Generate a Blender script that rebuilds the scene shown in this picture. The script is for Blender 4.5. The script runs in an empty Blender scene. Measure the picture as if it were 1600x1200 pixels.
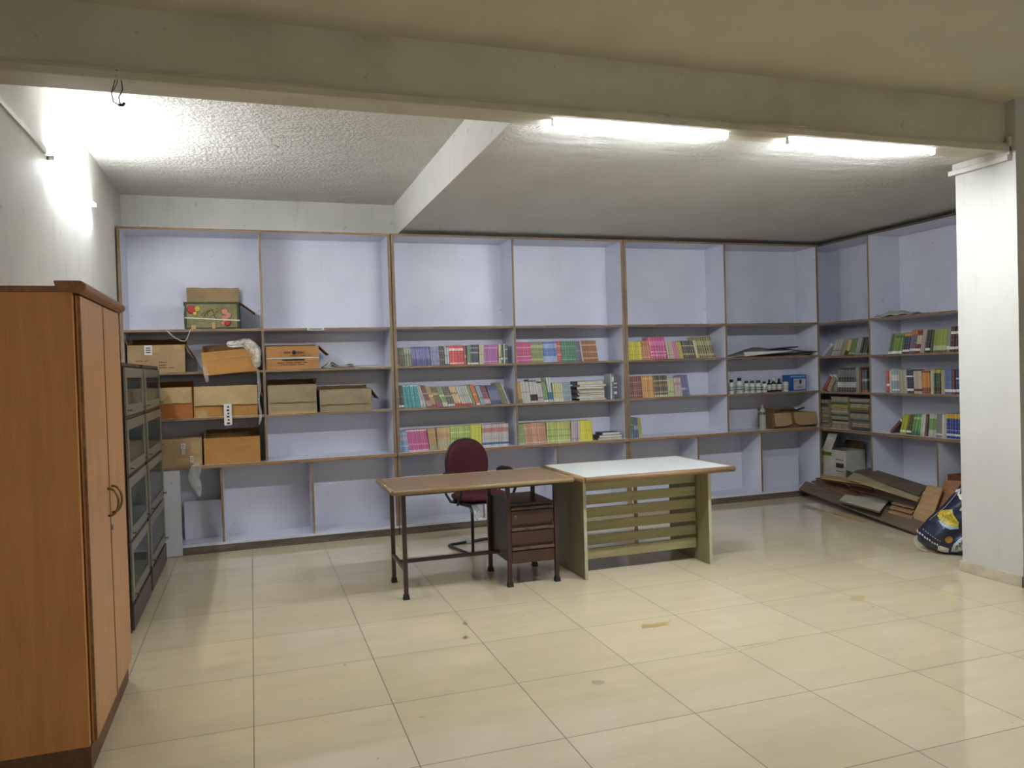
import bpy, math, random
from mathutils import Vector, Matrix
random.seed(7)
S = bpy.context.scene
COL = S.collection
R = math.radians
# ------------------------------------------------------------------ camera
YAW, PITCH, ROLL, FPX, CAMZ = 0.32289, -0.01843, -0.02972, 1216.86, 1.5
cy_, sy_ = math.cos(YAW), math.sin(YAW)
FW = Vector((sy_*math.cos(PITCH), cy_*math.cos(PITCH), math.sin(PITCH)))
r0 = Vector((cy_, -sy_, 0)); u0 = r0.cross(FW)
RT = math.cos(ROLL)*r0 + math.sin(ROLL)*u0
UP = -math.sin(ROLL)*r0 + math.cos(ROLL)*u0
cam = bpy.data.cameras.new('camera'); camo = bpy.data.objects.new('camera', cam); COL.objects.link(camo)
M = Matrix(((RT.x, UP.x, -FW.x, 0), (RT.y, UP.y, -FW.y, 0), (RT.z, UP.z, -FW.z, CAMZ), (0, 0, 0, 1)))
camo.matrix_world = M
cam.sensor_width = 36; cam.lens = FPX*36/1600; cam.clip_start = 0.05
S.camera = camo
# ------------------------------------------------------------------ world, exposure
w = bpy.data.worlds.new('world'); S.world = w; w.use_nodes = True
w.node_tree.nodes['Background'].inputs[0].default_value = (0.9, 0.95, 1, 1)
w.node_tree.nodes['Background'].inputs[1].default_value = 0.05
S.view_settings.view_transform = 'Standard'; S.view_settings.look = 'None'
S.view_settings.gamma = 1; S.view_settings.use_curve_mapping = False
S.view_settings.exposure = 2.9
TUBE_POWER = 47.0
WARM_TUBE = 31.0
FILL_TUBE = 19.0

def at(px, py, axis, val):
    """point where the sight line through a photo pixel meets the plane axis=val"""
    d = FW + RT*((px-800)/FPX) + UP*((600-py)/FPX)
    o = Vector((0, 0, CAMZ)); t = (val-o[axis])/d[axis]
    return o + d*t
# ------------------------------------------------------------------ colours and materials
def lin(c):
    return tuple(((v/255)/12.92 if v/255 <= 0.04045 else ((v/255+0.055)/1.055)**2.4) for v in c)+(1,)
class NT:
    def __init__(s, m): s.t = m.node_tree; s.n = s.t.nodes; s.l = s.t.links; s.b = s.n['Principled BSDF']
    def new(s, k, **kw):
        n = s.n.new(k)
        for a, v in kw.items(): setattr(n, a, v)
        return n
    def link(s, a, b): s.l.new(a, b)
    def math(s, op, a, b=None, c=None):
        n = s.new('ShaderNodeMath', operation=op)
        for i, v in enumerate((a, b, c)):
            if v is None: continue
            if isinstance(v, (int, float)): n.inputs[i].default_value = v
            else: s.link(v, n.inputs[i])
        return n.outputs[0]
    def mix(s, f, a, b, blend='MIX'):
        n = s.new('ShaderNodeMix', data_type='RGBA', blend_type=blend)
        for i, v in ((0, f), (6, a), (7, b)):
            if isinstance(v, (int, float)): n.inputs[i].default_value = v
            elif isinstance(v, tuple): n.inputs[i].default_value = v
            else: s.link(v, n.inputs[i])
        return n.outputs[2]
    def coord(s, which='Object', scale=(1, 1, 1)):
        tc = s.new('ShaderNodeTexCoord'); mp = s.new('ShaderNodeMapping')
        mp.inputs['Scale'].default_value = scale
        s.link(tc.outputs[which], mp.inputs[0]); return mp.outputs[0]
    def noise(s, vec, scale, detail=4, rough=.55):
        n = s.new('ShaderNodeTexNoise'); n.inputs['Scale'].default_value = scale
        n.inputs['Detail'].default_value = detail; n.inputs['Roughness'].default_value = rough
        s.link(vec, n.inputs['Vector']); return n.outputs[0]
    def ramp(s, f, stops, interp='LINEAR'):
        n = s.new('ShaderNodeValToRGB'); n.color_ramp.interpolation = interp
        e = n.color_ramp.elements
        while len(e) < len(stops): e.new(0.5)
        for i, (p, c) in enumerate(stops): e[i].position = p; e[i].color = c
        s.link(f, n.inputs[0]); return n.outputs[0]
    def bump(s, h, strength, dist=0.01):
        n = s.new('ShaderNodeBump'); n.inputs['Strength'].default_value = strength; n.inputs['Distance'].default_value = dist
        s.link(h, n.inputs['Height']); s.link(n.outputs[0], s.b.inputs['Normal'])
def newmat(name):
    m = bpy.data.materials.new(name); m.use_nodes = True; return m, NT(m)
g1 = lambda v: (v, v, v, 1)
def paint(name, c, c2=None, rough=.6, nscale=2.0, bump=0.0, bscale=30, amount=1.0, stretch=(1, 1, 1), spec=.4, metal=0):
    m, n = newmat(name)
    v = n.coord('Object', stretch)
    c2 = c2 or tuple(int(x*.88) for x in c)
    f = n.ramp(n.noise(v, nscale, 5, .6), [(.35, g1(0)), (.7, g1(amount))])
    n.link(n.mix(f, lin(c), lin(c2)), n.b.inputs['Base Color'])
    n.b.inputs['Roughness'].default_value = rough
    n.b.inputs['Specular IOR Level'].default_value = spec
    n.b.inputs['Metallic'].default_value = metal
    if bump: n.bump(n.noise(v, bscale, 5, .6), bump)
    return m
def wood(name, c, c2, axis=2, rough=.45, scale=1.0, spec=.4):
    m, n = newmat(name)
    st = [14, 14, 14]; st[axis] = 0.9
    v = n.coord('Object', tuple(st))
    a = n.noise(v, 2.2*scale, 6, .65); b = n.noise(v, 9*scale, 3, .6)
    f = n.math('ADD', n.math('MULTIPLY', a, .7), n.math('MULTIPLY', b, .3))
    n.link(n.ramp(f, [(.36, lin(c2)), (.62, lin(c))]), n.b.inputs['Base Color'])
    n.b.inputs['Roughness'].default_value = rough; n.b.inputs['Specular IOR Level'].default_value = spec
    n.bump(b, .08, .003)
    return m
def plain(name, c, rough=.5, metal=0, spec=.5):
    m, n = newmat(name); v = n.coord()
    n.link(n.mix(n.noise(v, 25, 3), lin(c), lin(tuple(int(x*.85) for x in c))), n.b.inputs['Base Color'])
    n.b.inputs['Roughness'].default_value = rough; n.b.inputs['Metallic'].default_value = metal
    n.b.inputs['Specular IOR Level'].default_value = spec
    return m
def marked_wall(name, c, c2, dirt, vertical=True, dirt_low=False):
    """old emulsion with soft blotches, drips and scuffs"""
    m, n = newmat(name)
    v = n.coord('Object', (1, 1, 1)); vs = n.coord('Object', (5, 5, .55) if vertical else (1, 1, 1))
    base = n.mix(n.ramp(n.noise(v, 1.3, 5, .6), [(.35, g1(0)), (.7, g1(1))]), lin(c), lin(c2))
    f = n.ramp(n.noise(vs, 1.8, 6, .7), [(.56, g1(0)), (.74, g1(.45))])
    base = n.mix(f, base, lin(dirt))
    sp = n.ramp(n.noise(v, 14, 3, .5), [(.70, g1(0)), (.74, g1(.5))])
    base = n.mix(sp, base, lin(dirt))
    n.link(base, n.b.inputs['Base Color']); n.b.inputs['Roughness'].default_value = .62
    n.b.inputs['Specular IOR Level'].default_value = .3
    n.bump(n.noise(v, 18, 6, .6), .12, .008)
    return m
WALL = marked_wall('wall_paint', (226, 224, 216), (214, 212, 202), (168, 162, 146))
PILLAR = marked_wall('pillar_paint', (196, 196, 189), (188, 187, 178), (180, 176, 164))
BEAM = marked_wall('beam_paint', (206, 200, 182), (188, 181, 161), (150, 142, 122), vertical=False)
def plaster():
    m, n = newmat('rough_plaster')
    v = n.coord('Object', (1, 1, 1)); vs = n.coord('Object', (.6, 1.6, 1))
    base = n.mix(n.ramp(n.noise(v, .9, 4, .6), [(.35, g1(0)), (.7, g1(1))]), lin((222, 219, 208)), lin((210, 206, 193)))
    n.link(base, n.b.inputs['Base Color']); n.b.inputs['Roughness'].default_value = .5
    n.b.inputs['Specular IOR Level'].default_value = .35
    a = n.noise(vs, 5, 6, .62); b = n.noise(v, 38, 4, .6)
    n.bump(n.math('ADD', n.math('MULTIPLY', a, 1.0), n.math('MULTIPLY', b, .4)), .9, .06)
    return m
PLASTER = plaster()
NEARCEIL = paint('smooth_ceiling', (200, 193, 174), (190, 183, 164), .7, 1.5, .1, 12)
def floor_mat():
    m, n = newmat('floor_tiles')
    tc = n.new('ShaderNodeTexCoord'); sep = n.new('ShaderNodeSeparateXYZ'); n.link(tc.outputs['Object'], sep.inputs[0])
    u = n.math('DIVIDE', n.math('SUBTRACT', sep.outputs[0], -0.0397), .6)
    v = n.math('DIVIDE', n.math('SUBTRACT', sep.outputs[1], 4.7135), .6)
    def edge(t):
        fr = n.math('FRACT', n.math('ADD', t, 50.0)); d = n.math('MINIMUM', fr, n.math('SUBTRACT', 1.0, fr)); return d
    d = n.math('MINIMUM', edge(u), edge(v))
    grout = n.math('LESS_THAN', d, .0038)
    cmb = n.new('ShaderNodeCombineXYZ'); n.link(n.math('FLOOR', u), cmb.inputs[0]); n.link(n.math('FLOOR', v), cmb.inputs[1])
    wn = n.new('ShaderNodeTexWhiteNoise'); n.link(cmb.outputs[0], wn.inputs['Vector'])
    base = n.mix(wn.outputs['Value'], lin((212, 198, 167)), lin((204, 190, 158)))
    vs = n.coord('Object', (1.2, 7, 1))
    st = n.ramp(n.noise(vs, 1.4, 5, .6), [(.4, g1(0)), (.75, g1(.35))])
    base = n.mix(st, base, lin((184, 172, 142)))
    dv = n.coord('Object', (1, 1, 1))
    dirt = n.ramp(n.noise(dv, 2.6, 8, .72), [(.63, g1(0)), (.72, g1(.28))])
    base = n.mix(dirt, base, lin((160, 148, 118)))
    spots = n.ramp(n.noise(dv, 16, 3, .5), [(.735, g1(0)), (.75, g1(.6))])
    base = n.mix(spots, base, lin((140, 125, 92)))
    n.link(n.mix(grout, base, lin((104, 94, 74))), n.b.inputs['Base Color'])
    rg = n.ramp(n.noise(dv, 3, 6, .7), [(.35, g1(.02)), (.7, g1(.06))])
    n.link(n.math('ADD', n.math('MULTIPLY', grout, .5), rg), n.b.inputs['Roughness'])
    n.b.inputs['Specular IOR Level'].default_value = .85
    h = n.math('ADD', n.math('MULTIPLY', n.noise(dv, 1.6, 2, .5), .6), n.math('MULTIPLY', grout, -.3))
    n.bump(h, .03, .01)
    return m
FLOOR = floor_mat()
def shelf_paint():
    m, n = newmat('lavender_shelf_paint')
    v = n.coord('Object', (1, 1, 1)); vs = n.coord('Object', (7, 7, 1))
    base = n.mix(n.ramp(n.noise(v, 1.6, 5, .6), [(.35, g1(0)), (.7, g1(1))]), lin((213, 214, 226)), lin((200, 202, 215)))
    f = n.ramp(n.noise(vs, 2.2, 6, .7), [(.60, g1(0)), (.8, g1(.35))])
    base = n.mix(f, base, lin((168, 170, 184)))
    sp = n.ramp(n.noise(v, 18, 3, .5), [(.72, g1(0)), (.76, g1(.45))])
    base = n.mix(sp, base, lin((120, 118, 125)))
    n.link(base, n.b.inputs['Base Color'])
    n.b.inputs['Roughness'].default_value = .33; n.b.inputs['Specular IOR Level'].default_value = .4
    n.bump(n.noise(v, 5, 4, .6), .12, .012)
    return m
LAV = shelf_paint()
EDGE = wood('raw_edge_wood', (158, 132, 100), (112, 88, 62), 0, .6, 1)
EDGEV = wood('raw_edge_wood_upright', (158, 134, 102), (110, 88, 64), 2, .6, 1)
COUNTERW = wood('counter_edge_wood', (166, 134, 98), (116, 84, 54), 0, .5, 1)
TOE = wood('toe_board_wood', (110, 100, 86), (74, 66, 56), 0, .6, 1)
TOEY = wood('toe_board_wood_side', (110, 100, 86), (74, 66, 56), 1, .6, 1)
WHITEPVC = plain('white_pvc', (214, 210, 198), .4)
TUBEBODY = plain('tube_housing', (235, 235, 235), .4)
def emis(name, c, s):
    m, n = newmat(name)
    n.b.inputs['Base Color'].default_value = (1, 1, 1, 1)
    n.b.inputs['Emission Color'].default_value = c; n.b.inputs['Emission Strength'].default_value = s
    return m
TUBE = emis('tube_glow', (0.94, 1.0, 1.09, 1), TUBE_POWER)
TUBE2 = emis('tube_glow_side', (0.94, 1.0, 1.09, 1), WARM_TUBE)
TUBE3 = emis('tube_glow_near', (1.0, 1.0, 1.0, 1), FILL_TUBE)
DARKWIRE = plain('dark_wire', (52, 34, 30), .5)
CUPW = wood('orange_laminate', (196, 146, 98), (182, 132, 84), 2, .42, .8)
CUPW2 = wood('orange_laminate_side', (204, 144, 88), (188, 128, 74), 2, .45, .8)
CUPE = wood('brown_edge_moulding', (150, 108, 70), (120, 82, 50), 1, .45, 1)
CUPTOE = wood('brown_cupboard_plinth', (118, 84, 58), (92, 62, 42), 1, .5, 1)
BRASS = plain('worn_brass', (150, 130, 90), .3, 1)
STEEL = plain('steel', (150, 150, 148), .28, 1)
MAROONW = wood('dark_maroon_laminate', (66, 42, 38), (48, 30, 28), 2, .35, 1)
KICK = wood('grey_kick_board', (84, 70, 66), (66, 54, 52), 1, .4, 1)
GFRAME = plain('champagne_door_frame', (132, 126, 110), .4)
def glass_mat(name, c, alpha):
    m, n = newmat(name)
    n.b.inputs['Base Color'].default_value = lin(c); n.b.inputs['Roughness'].default_value = .06
    n.b.inputs['Alpha'].default_value = alpha; n.b.inputs['Specular IOR Level'].default_value = .8
    return m
PANE = glass_mat('dusty_cabinet_glass', (92, 104, 100), .42)
FILM = None
def film_mat(name, c, alpha, rough=.25):
    m, n = newmat(name)
    v = n.coord()
    n.b.inputs['Base Color'].default_value = lin(c); n.b.inputs['Roughness'].default_value = rough
    n.link(n.ramp(n.noise(v, 22, 4, .6), [(.35, g1(alpha*.5)), (.65, g1(min(1, alpha*1.5)))]), n.b.inputs['Alpha'])
    n.b.inputs['Specular IOR Level'].default_value = .7
    return m
FILM = film_mat('crumpled_film', (225, 222, 205), .45)
FILM2 = film_mat('clear_film', (225, 225, 220), .2, .15)
def cardboard(name, c, c2=None):
    m, n = newmat(name)
    v = n.coord('Object', (1, 1, 1)); vs = n.coord('Object', (60, 60, 1))
    c2 = c2 or tuple(int(x*.86) for x in c)
    base = n.mix(n.ramp(n.noise(v, 5, 5, .6), [(.35, g1(0)), (.7, g1(1))]), lin(c), lin(c2))
    base = n.mix(n.math('MULTIPLY', n.noise(vs, 2, 2, .5), .15), base, lin(tuple(int(x*.7) for x in c)))
    n.link(base, n.b.inputs['Base Color']); n.b.inputs['Roughness'].default_value = .75
    n.b.inputs['Specular IOR Level'].default_value = .2
    n.bump(n.noise(v, 12, 4, .6), .25, .008)
    return m
CB_TAN = cardboard('tan_cardboard', (170, 142, 104)); CB_OR = cardboard('orange_cardboard', (184, 134, 74))
CB_LT = cardboard('pale_cardboard', (190, 164, 118)); CB_DK = cardboard('shaded_cardboard', (134, 102, 64))
CB_GR = cardboard('greyish_cardboard', (158, 142, 112)); CB_IN = cardboard('inner_cardboard', (112, 90, 62))
PAPERW = plain('white_paper', (226, 224, 216), .7); PAPERG = plain('grey_paper', (190, 190, 186), .7)
PAGES = paint('page_edges', (214, 206, 184), (188, 178, 154), .8, 60, 0)
INK = plain('dark_ink', (54, 44, 34), .7); TAPE = plain('shiny_brown_tape', (190, 158, 108), .25)
STRAP = plain('white_strap', (214, 212, 200), .4)
DESKTOP = wood('brown_desk_laminate', (142, 118, 92), (120, 98, 74), 0, .28, 1)
DESKEDGE = wood('tan_edge_moulding', (158, 136, 100), (132, 110, 76), 0, .4, 1)
DESKMET = plain('dark_brown_painted_steel', (66, 44, 36), .38)
DRAWER = paint('brown_drawer_enamel', (76, 51, 39), (62, 41, 31), .35, 6)
SCRATCH = paint('scratched_brown_enamel', (120, 90, 74), (80, 52, 40), .35, 30)
RUBBER = plain('black_rubber', (32, 30, 28), .6)
WTOP = paint('white_laminate', (232, 236, 232), (222, 227, 224), .22, 2)
WEDGE = wood('orange_wood_edging', (158, 128, 94), (124, 96, 66), 0, .4, 1)
OLIVE = wood('olive_laminate', (160, 152, 114), (140, 132, 94), 0, .4, .7)
OLIVEV = wood('olive_laminate_upright', (152, 144, 106), (134, 126, 90), 2, .4, .7)
OLEDGE = plain('cream_edge_band', (200, 194, 164), .4)
MAROON = paint('maroon_upholstery', (74, 17, 29), (62, 13, 24), .8, 40, .15, 200)
BLACKPL = plain('black_plastic', (34, 34, 32), .4); BLACKMET = plain('black_tube_steel', (28, 30, 28), .3)
SKIRT = paint('dirty_skirting', (196, 188, 166), (170, 160, 136), .5, 8)
# ------------------------------------------------------------------ mesh helpers
class MB:
    def __init__(s): s.v = []; s.f = []; s.m = []; s.sm = []; s.uv = None
    def face(s, idx, m=0, sm=False): s.f.append(tuple(idx)); s.m.append(m); s.sm.append(sm)
    def box(s, x0, y0, z0, x1, y1, z1, m=0, front=None):
        b = len(s.v)
        s.v += [(x0, y0, z0), (x1, y0, z0), (x1, y1, z0), (x0, y1, z0), (x0, y0, z1), (x1, y0, z1), (x1, y1, z1), (x0, y1, z1)]
        for k, q in enumerate(((3, 2, 1, 0), (4, 5, 6, 7), (0, 1, 5, 4), (1, 2, 6, 5), (2, 3, 7, 6), (3, 0, 4, 7))):
            s.face([b+i for i in q], front if (front is not None and k == 2) else m)
        return s
    def slab(s, pts, th, m=0, mside=None, nrm=None):
        """polygon pts (3D, planar-ish) given thickness th along -normal"""
        P = [Vector(p) for p in pts]
        n = nrm or (P[1]-P[0]).cross(P[-1]-P[0]).normalized()
        b = len(s.v); k = len(P); mside = m if mside is None else mside
        s.v += [tuple(p) for p in P] + [tuple(p-n*th) for p in P]
        s.face(range(b, b+k), m); s.face([b+k+i for i in reversed(range(k))], m)
        for i in range(k): j = (i+1) % k; s.face((b+i, b+k+i, b+k+j, b+j), mside)
        return s
    def tube(s, path, r, seg=10, m=0, closed=False, flat=1.0):
        P = [Vector(p) for p in path]; b0 = len(s.v); n = len(P); pu = None
        for i, p in enumerate(P):
            t = ((P[(i+1) % n] if (closed or i < n-1) else p) - (P[i-1] if (closed or i > 0) else p)).normalized()
            if pu is None: pu = t.orthogonal().normalized()
            pu = (pu - t*pu.dot(t)).normalized(); q = t.cross(pu)
            rr = r[i] if isinstance(r, (list, tuple)) else r
            for k in range(seg):
                a = 2*math.pi*k/seg; s.v.append(tuple(p + pu*rr*math.cos(a) + q*rr*flat*math.sin(a)))
        for i in range(n if closed else n-1):
            for k in range(seg):
                a = b0+i*seg+k; a2 = b0+i*seg+(k+1) % seg; c = b0+((i+1) % n)*seg+k; d = b0+((i+1) % n)*seg+(k+1) % seg
                s.face((a, a2, d, c), m, True)
        if not closed:
            s.face([b0+k for k in reversed(range(seg))], m); s.face([b0+(n-1)*seg+k for k in range(seg)], m)
        return s
    def lathe(s, prof, cx=0, cy=0, z0=0, seg=20, m=0, mats=None):
        b = len(s.v)
        for (r, z) in prof:
            for k in range(seg):
                a = 2*math.pi*k/seg; s.v.append((cx+r*math.cos(a), cy+r*math.sin(a), z0+z))
        for i in range(len(prof)-1):
            mm = mats[i] if mats else m
            for k in range(seg):
                k2 = (k+1) % seg; s.face((b+i*seg+k, b+i*seg+k2, b+(i+1)*seg+k2, b+(i+1)*seg+k), mm, True)
        s.face([b+k for k in reversed(range(seg))], mats[0] if mats else m)
        s.face([b+(len(prof)-1)*seg+k for k in range(seg)], mats[-1] if mats else m)
        return s
    def mesh(s, name, mats):
        me = bpy.data.meshes.new(name); me.from_pydata(s.v, [], s.f)
        for m in (mats if isinstance(mats, (list, tuple)) else [mats]): me.materials.append(m)
        if s.uv:
            ul = me.uv_layers.new(name='UVMap').data
            for lp in me.loops: ul[lp.index].uv = s.uv[lp.vertex_index]
        me.polygons.foreach_set('material_index', s.m); me.polygons.foreach_set('use_smooth', s.sm); me.update()
        return me
    def build(s, name, mats, parent=None, bevel=0, loc=(0, 0, 0), rot=(0, 0, 0), seg=2):
        o = bpy.data.objects.new(name, s.mesh(name, mats)); COL.objects.link(o)
        o.parent = parent; o.location = loc; o.rotation_euler = rot
        if bevel:
            b = o.modifiers.new('bevel', 'BEVEL'); b.width = bevel; b.segments = seg; b.limit_method = 'ANGLE'; b.angle_limit = R(40)
        return o
def tag(o, label=None, cat=None, group=None, kind=None):
    if label: o['label'] = label
    if cat: o['category'] = cat
    if group: o['group'] = group
    if kind: o['kind'] = kind
    return o
def empty(name, loc, label, cat, group=None, rz=0, ry=0):
    o = bpy.data.objects.new(name, None); COL.objects.link(o); o.location = loc; o.rotation_euler = (0, ry, rz)
    o.empty_display_size = .05
    return tag(o, label, cat, group)
def box(name, x0, y0, z0, x1, y1, z1, mats, parent=None, bevel=0, front=None, kind=None):
    """box whose object origin sits at its own middle base, so textures differ from piece to piece"""
    ox, oy, oz = (x0+x1)/2, (y0+y1)/2, z0
    b = MB().box(x0-ox, y0-oy, 0, x1-ox, y1-oy, z1-z0, 0, front)
    o = b.build(name, mats, parent, bevel, (ox, oy, oz))
    if kind: o['kind'] = kind
    return o
def text_mesh(name, body, size, mat, parent, loc, rot, depth=.0006, sx=1.0):
    cu = bpy.data.curves.new('letters', 'FONT'); cu.body = body; cu.size = size; cu.extrude = depth
    cu.align_x = 'CENTER'; cu.align_y = 'CENTER'
    t = bpy.data.objects.new('letters', cu); me = bpy.data.meshes.new_from_object(t); bpy.data.objects.remove(t)
    me.materials.clear(); me.materials.append(mat)
    o = bpy.data.objects.new(name, me); COL.objects.link(o); o.parent = parent; o.location = loc; o.rotation_euler = rot; o.scale = (sx, 1, 1)
    return o
# ------------------------------------------------------------------ the room
XL, YF, YB = -1.03, 7.16, 7.55          # left wall, shelf front plane, back wall
ZH, ZLOW, XD = 3.13, 2.825, 1.37        # high ceiling, dropped ceiling, its edge
XR, XDF, YN, XE = 6.46, 6.03, -4.0, 8.0
PX, PY0, PY1 = 4.67, 3.70, 4.15         # pillar face and depth
def st(name, *a, **k):
    o = box(name, *a, **k); o['kind'] = 'structure'; return o
fl = MB().box(XL-.1, YN-.1, -.1, XE+.1, YB+.1, 0).build('floor', FLOOR); tag(fl, kind='structure')
st('wall_left', XL-.1, YN-.1, 0, XL, YB+.1, 3.3, WALL)
st('wall_back', XL, YB, 0, XE, YB+.1, 3.3, WALL)
st('wall_right', XR, PY1, 0, XR+.1, YB, 3.3, WALL)
st('wall_right_near', XE, YN-.1, 0, XE+.1, PY1, 3.3, WALL)
st('wall_near', XL, YN-.1, 0, XE, YN, 3.3, WALL)
st('wall_side_return', 5.15, PY0, 0, XE, PY1, 3.13, PILLAR)
st('ceiling', XL, 3.98, ZH, XD, YB, ZH+.1, PLASTER)
st('ceiling_near', XL, YN, ZH, XE, 3.98, ZH+.1, NEARCEIL)
# dropped slab: rough underside, smooth side face
dm = MB()
dm.box(XD, 3.98, ZLOW, XR, YB, ZH+.1, 1)
dm.m[0] = 0
dm.build('ceiling_lower', [PLASTER, WALL])['kind'] = 'structure'
st('ceiling_beam', XL, 3.77, ZLOW, PX+.48, 3.98, ZH, BEAM)
st('pillar', PX, PY0, 0, 5.15, PY1, ZH, PILLAR)
b = MB(); b.box(PX-.014, PY0-.014, 0, PX, PY1+.014, .075); b.box(PX-.014, PY0-.014, 0, 6.0, PY0, .075); b.build('baseboard_pillar', SKIRT, bevel=.003)['kind'] = 'structure'
# casing on the beam and on the pillar head
b = MB(); b.box(XL, 3.728, 2.800, PX, 3.77, 2.838); b.box(XL, 3.745, 2.838, PX, 3.77, 2.856)
b.build('trim_1', BEAM, bevel=.004)['kind'] = 'structure'
b = MB(); b.box(PX-.018, PY0+.03, 2.775, PX, PY1+.01, 2.87); b.box(PX-.034, PY0+.03, 2.748, PX, PY1+.03, 2.782); b.box(PX-.02, PY0+.028, 2.76, PX, PY0+.045, 2.90)
b.build('trim_2', WHITEPVC, bevel=.003)['kind'] = 'structure'
# hanging casing line on the left wall
b = MB(); b.box(XL, YN, 2.755, XL+.014, 4.86, 2.785); b.build('trim_3', WHITEPVC, bevel=.002)['kind'] = 'structure'
# ------------------------------------------------------------------ tube lights
def tube_light(p0, p1, label, mat, down=(0, 0, -1), wire=None, w_=.024):
    p0, p1 = Vector(p0), Vector(p1); L = (p1-p0).length; d = Vector(down)
    t = (p1-p0).normalized(); sgn = d.cross(t)
    rt = empty('tube_light', p0, label, 'tube light', 'fluorescent style tube lights')
    rt.matrix_world = Matrix.Translation(p0) @ Matrix((t, sgn, d)).transposed().to_4x4()
    b = MB(); b.box(0, -w_/2, -.004, L, w_/2, .010); b.build('housing', TUBEBODY, rt, .003)
    b = MB(); k = 12
    hw_, hh_ = (.0145, .0165) if down[2] else (.0125, .020)
    prof = [(-hw_*math.cos(math.pi*i/k), .0105+hh_*math.sin(math.pi*i/k)) for i in range(k+1)]
    b.v = [(.012, y, z) for y, z in prof]+[(L-.012, y, z) for y, z in prof]
    for i in range(k): b.face((i, i+1, k+2+i, k+1+i), 0, True)
    b.face(range(k+1)); b.face(range(2*k+1, k, -1)); b.face((0, k+1, 2*k+1, k)); b.build('glowing_tube', mat, rt)
    for x in (0, L-.012):
        b = MB(); b.box(x, -w_/2-.001, -.004, x+.012, w_/2+.001, .034); b.build('end_cap', TUBEBODY, rt, .002)
    if wire:
        b = MB(); b.tube([(wire, 0, 0), (wire-.015, -.02, .012), (wire-.02, -.035, -.012), (wire+.01, -.05, -.045)], .0022, 6); b.build('wire', DARKWIRE, rt)
    return rt
tube_light((1.56, 3.86, 2.820), (2.64, 3.86, 2.820), 'left one of two glowing tube lights under the beam', TUBE, wire=.5)
tube_light((3.05, 3.86, 2.820), (4.17, 3.86, 2.820), 'right one of two glowing tube lights under the beam, nearest the pillar', TUBE, wire=.42)
tube_light((-1.025, 4.90, 2.745), (-1.025, 6.15, 2.745), 'glowing tube light on the left wall above the cupboards', TUBE2, down=(1, 0, 0))
tube_light((1.2, YN+.006, 2.3), (2.4, YN+.006, 2.3), 'left tube light on the wall behind the photographer', TUBE3, down=(0, 1, 0))
tube_light((4.4, YN+.006, 2.3), (5.6, YN+.006, 2.3), 'right tube light on the wall behind the photographer', TUBE3, down=(0, 1, 0))
# loose wires under the beam
b = MB(); b.tube([(-.505, 3.742, 2.845), (-.515, 3.74, 2.79), (-.528, 3.738, 2.74), (-.522, 3.737, 2.705), (-.502, 3.736, 2.692), (-.492, 3.736, 2.70)], .0024, 6)
b.tube([(-.505, 3.742, 2.845), (-.488, 3.74, 2.80), (-.484, 3.738, 2.76), (-.50, 3.737, 2.725), (-.497, 3.736, 2.70)], .0024, 6)
b.tube([(-.505, 3.742, 2.845), (-.503, 3.735, 2.79), (-.52, 3.734, 2.75)], .0018, 6)
b.tube([(-.502, 3.736, 2.692), (-.486, 3.736, 2.692), (-.478, 3.736, 2.703)], .006, 6)
o = b.build('hanging_wire', DARKWIRE); tag(o, 'dark loose wire loop hanging from the beam at upper left', 'wire')
# hook stub in the left ceiling
b = MB(); hk = at(424, 217, 2, 3.13); b.tube([(hk.x, hk.y, 3.13), (hk.x, hk.y, 3.09), (hk.x+.05, hk.y, 3.075)], .004, 6)
tag(b.build('ceiling_hook', WHITEPVC), 'small bent metal hook stub in the left rough ceiling', 'hook')
# ------------------------------------------------------------------ shelving
T = .02
def shelf_board(name, parent, x0, y0, z0, x1, y1, z1, edge, emat=None):
    """board with its raw wood front edge as a sub-part. edge: 'y' = front looks to -y, 'x' = front looks to -x"""
    e = .004
    if edge == 'y': o = box(name, x0, y0+e, z0, x1, y1, z1, LAV, parent)
    else: o = box(name, x0+e, y0, z0, x1, y1, z1, LAV, parent)
    l = o.location; q = MB()
    if edge == 'y': q.box(x0-l.x, y0-l.y, z0-l.z, x1-l.x, y0+e-l.y, z1-l.z)
    else: q.box(x0-l.x, y0-l.y, z0-l.z, x0+e-l.x, y1-l.y, z1-l.z)
    q.build('edge_strip', emat or (EDGEV if (z1-z0) > .3 else EDGE), o, .0015)
    return o
Z1, Z2, Z3, ZC, ZT, ZB = 1.915, 1.552, 1.158, .748, 2.785, .085   # board mid heights, counter, top, base
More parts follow.
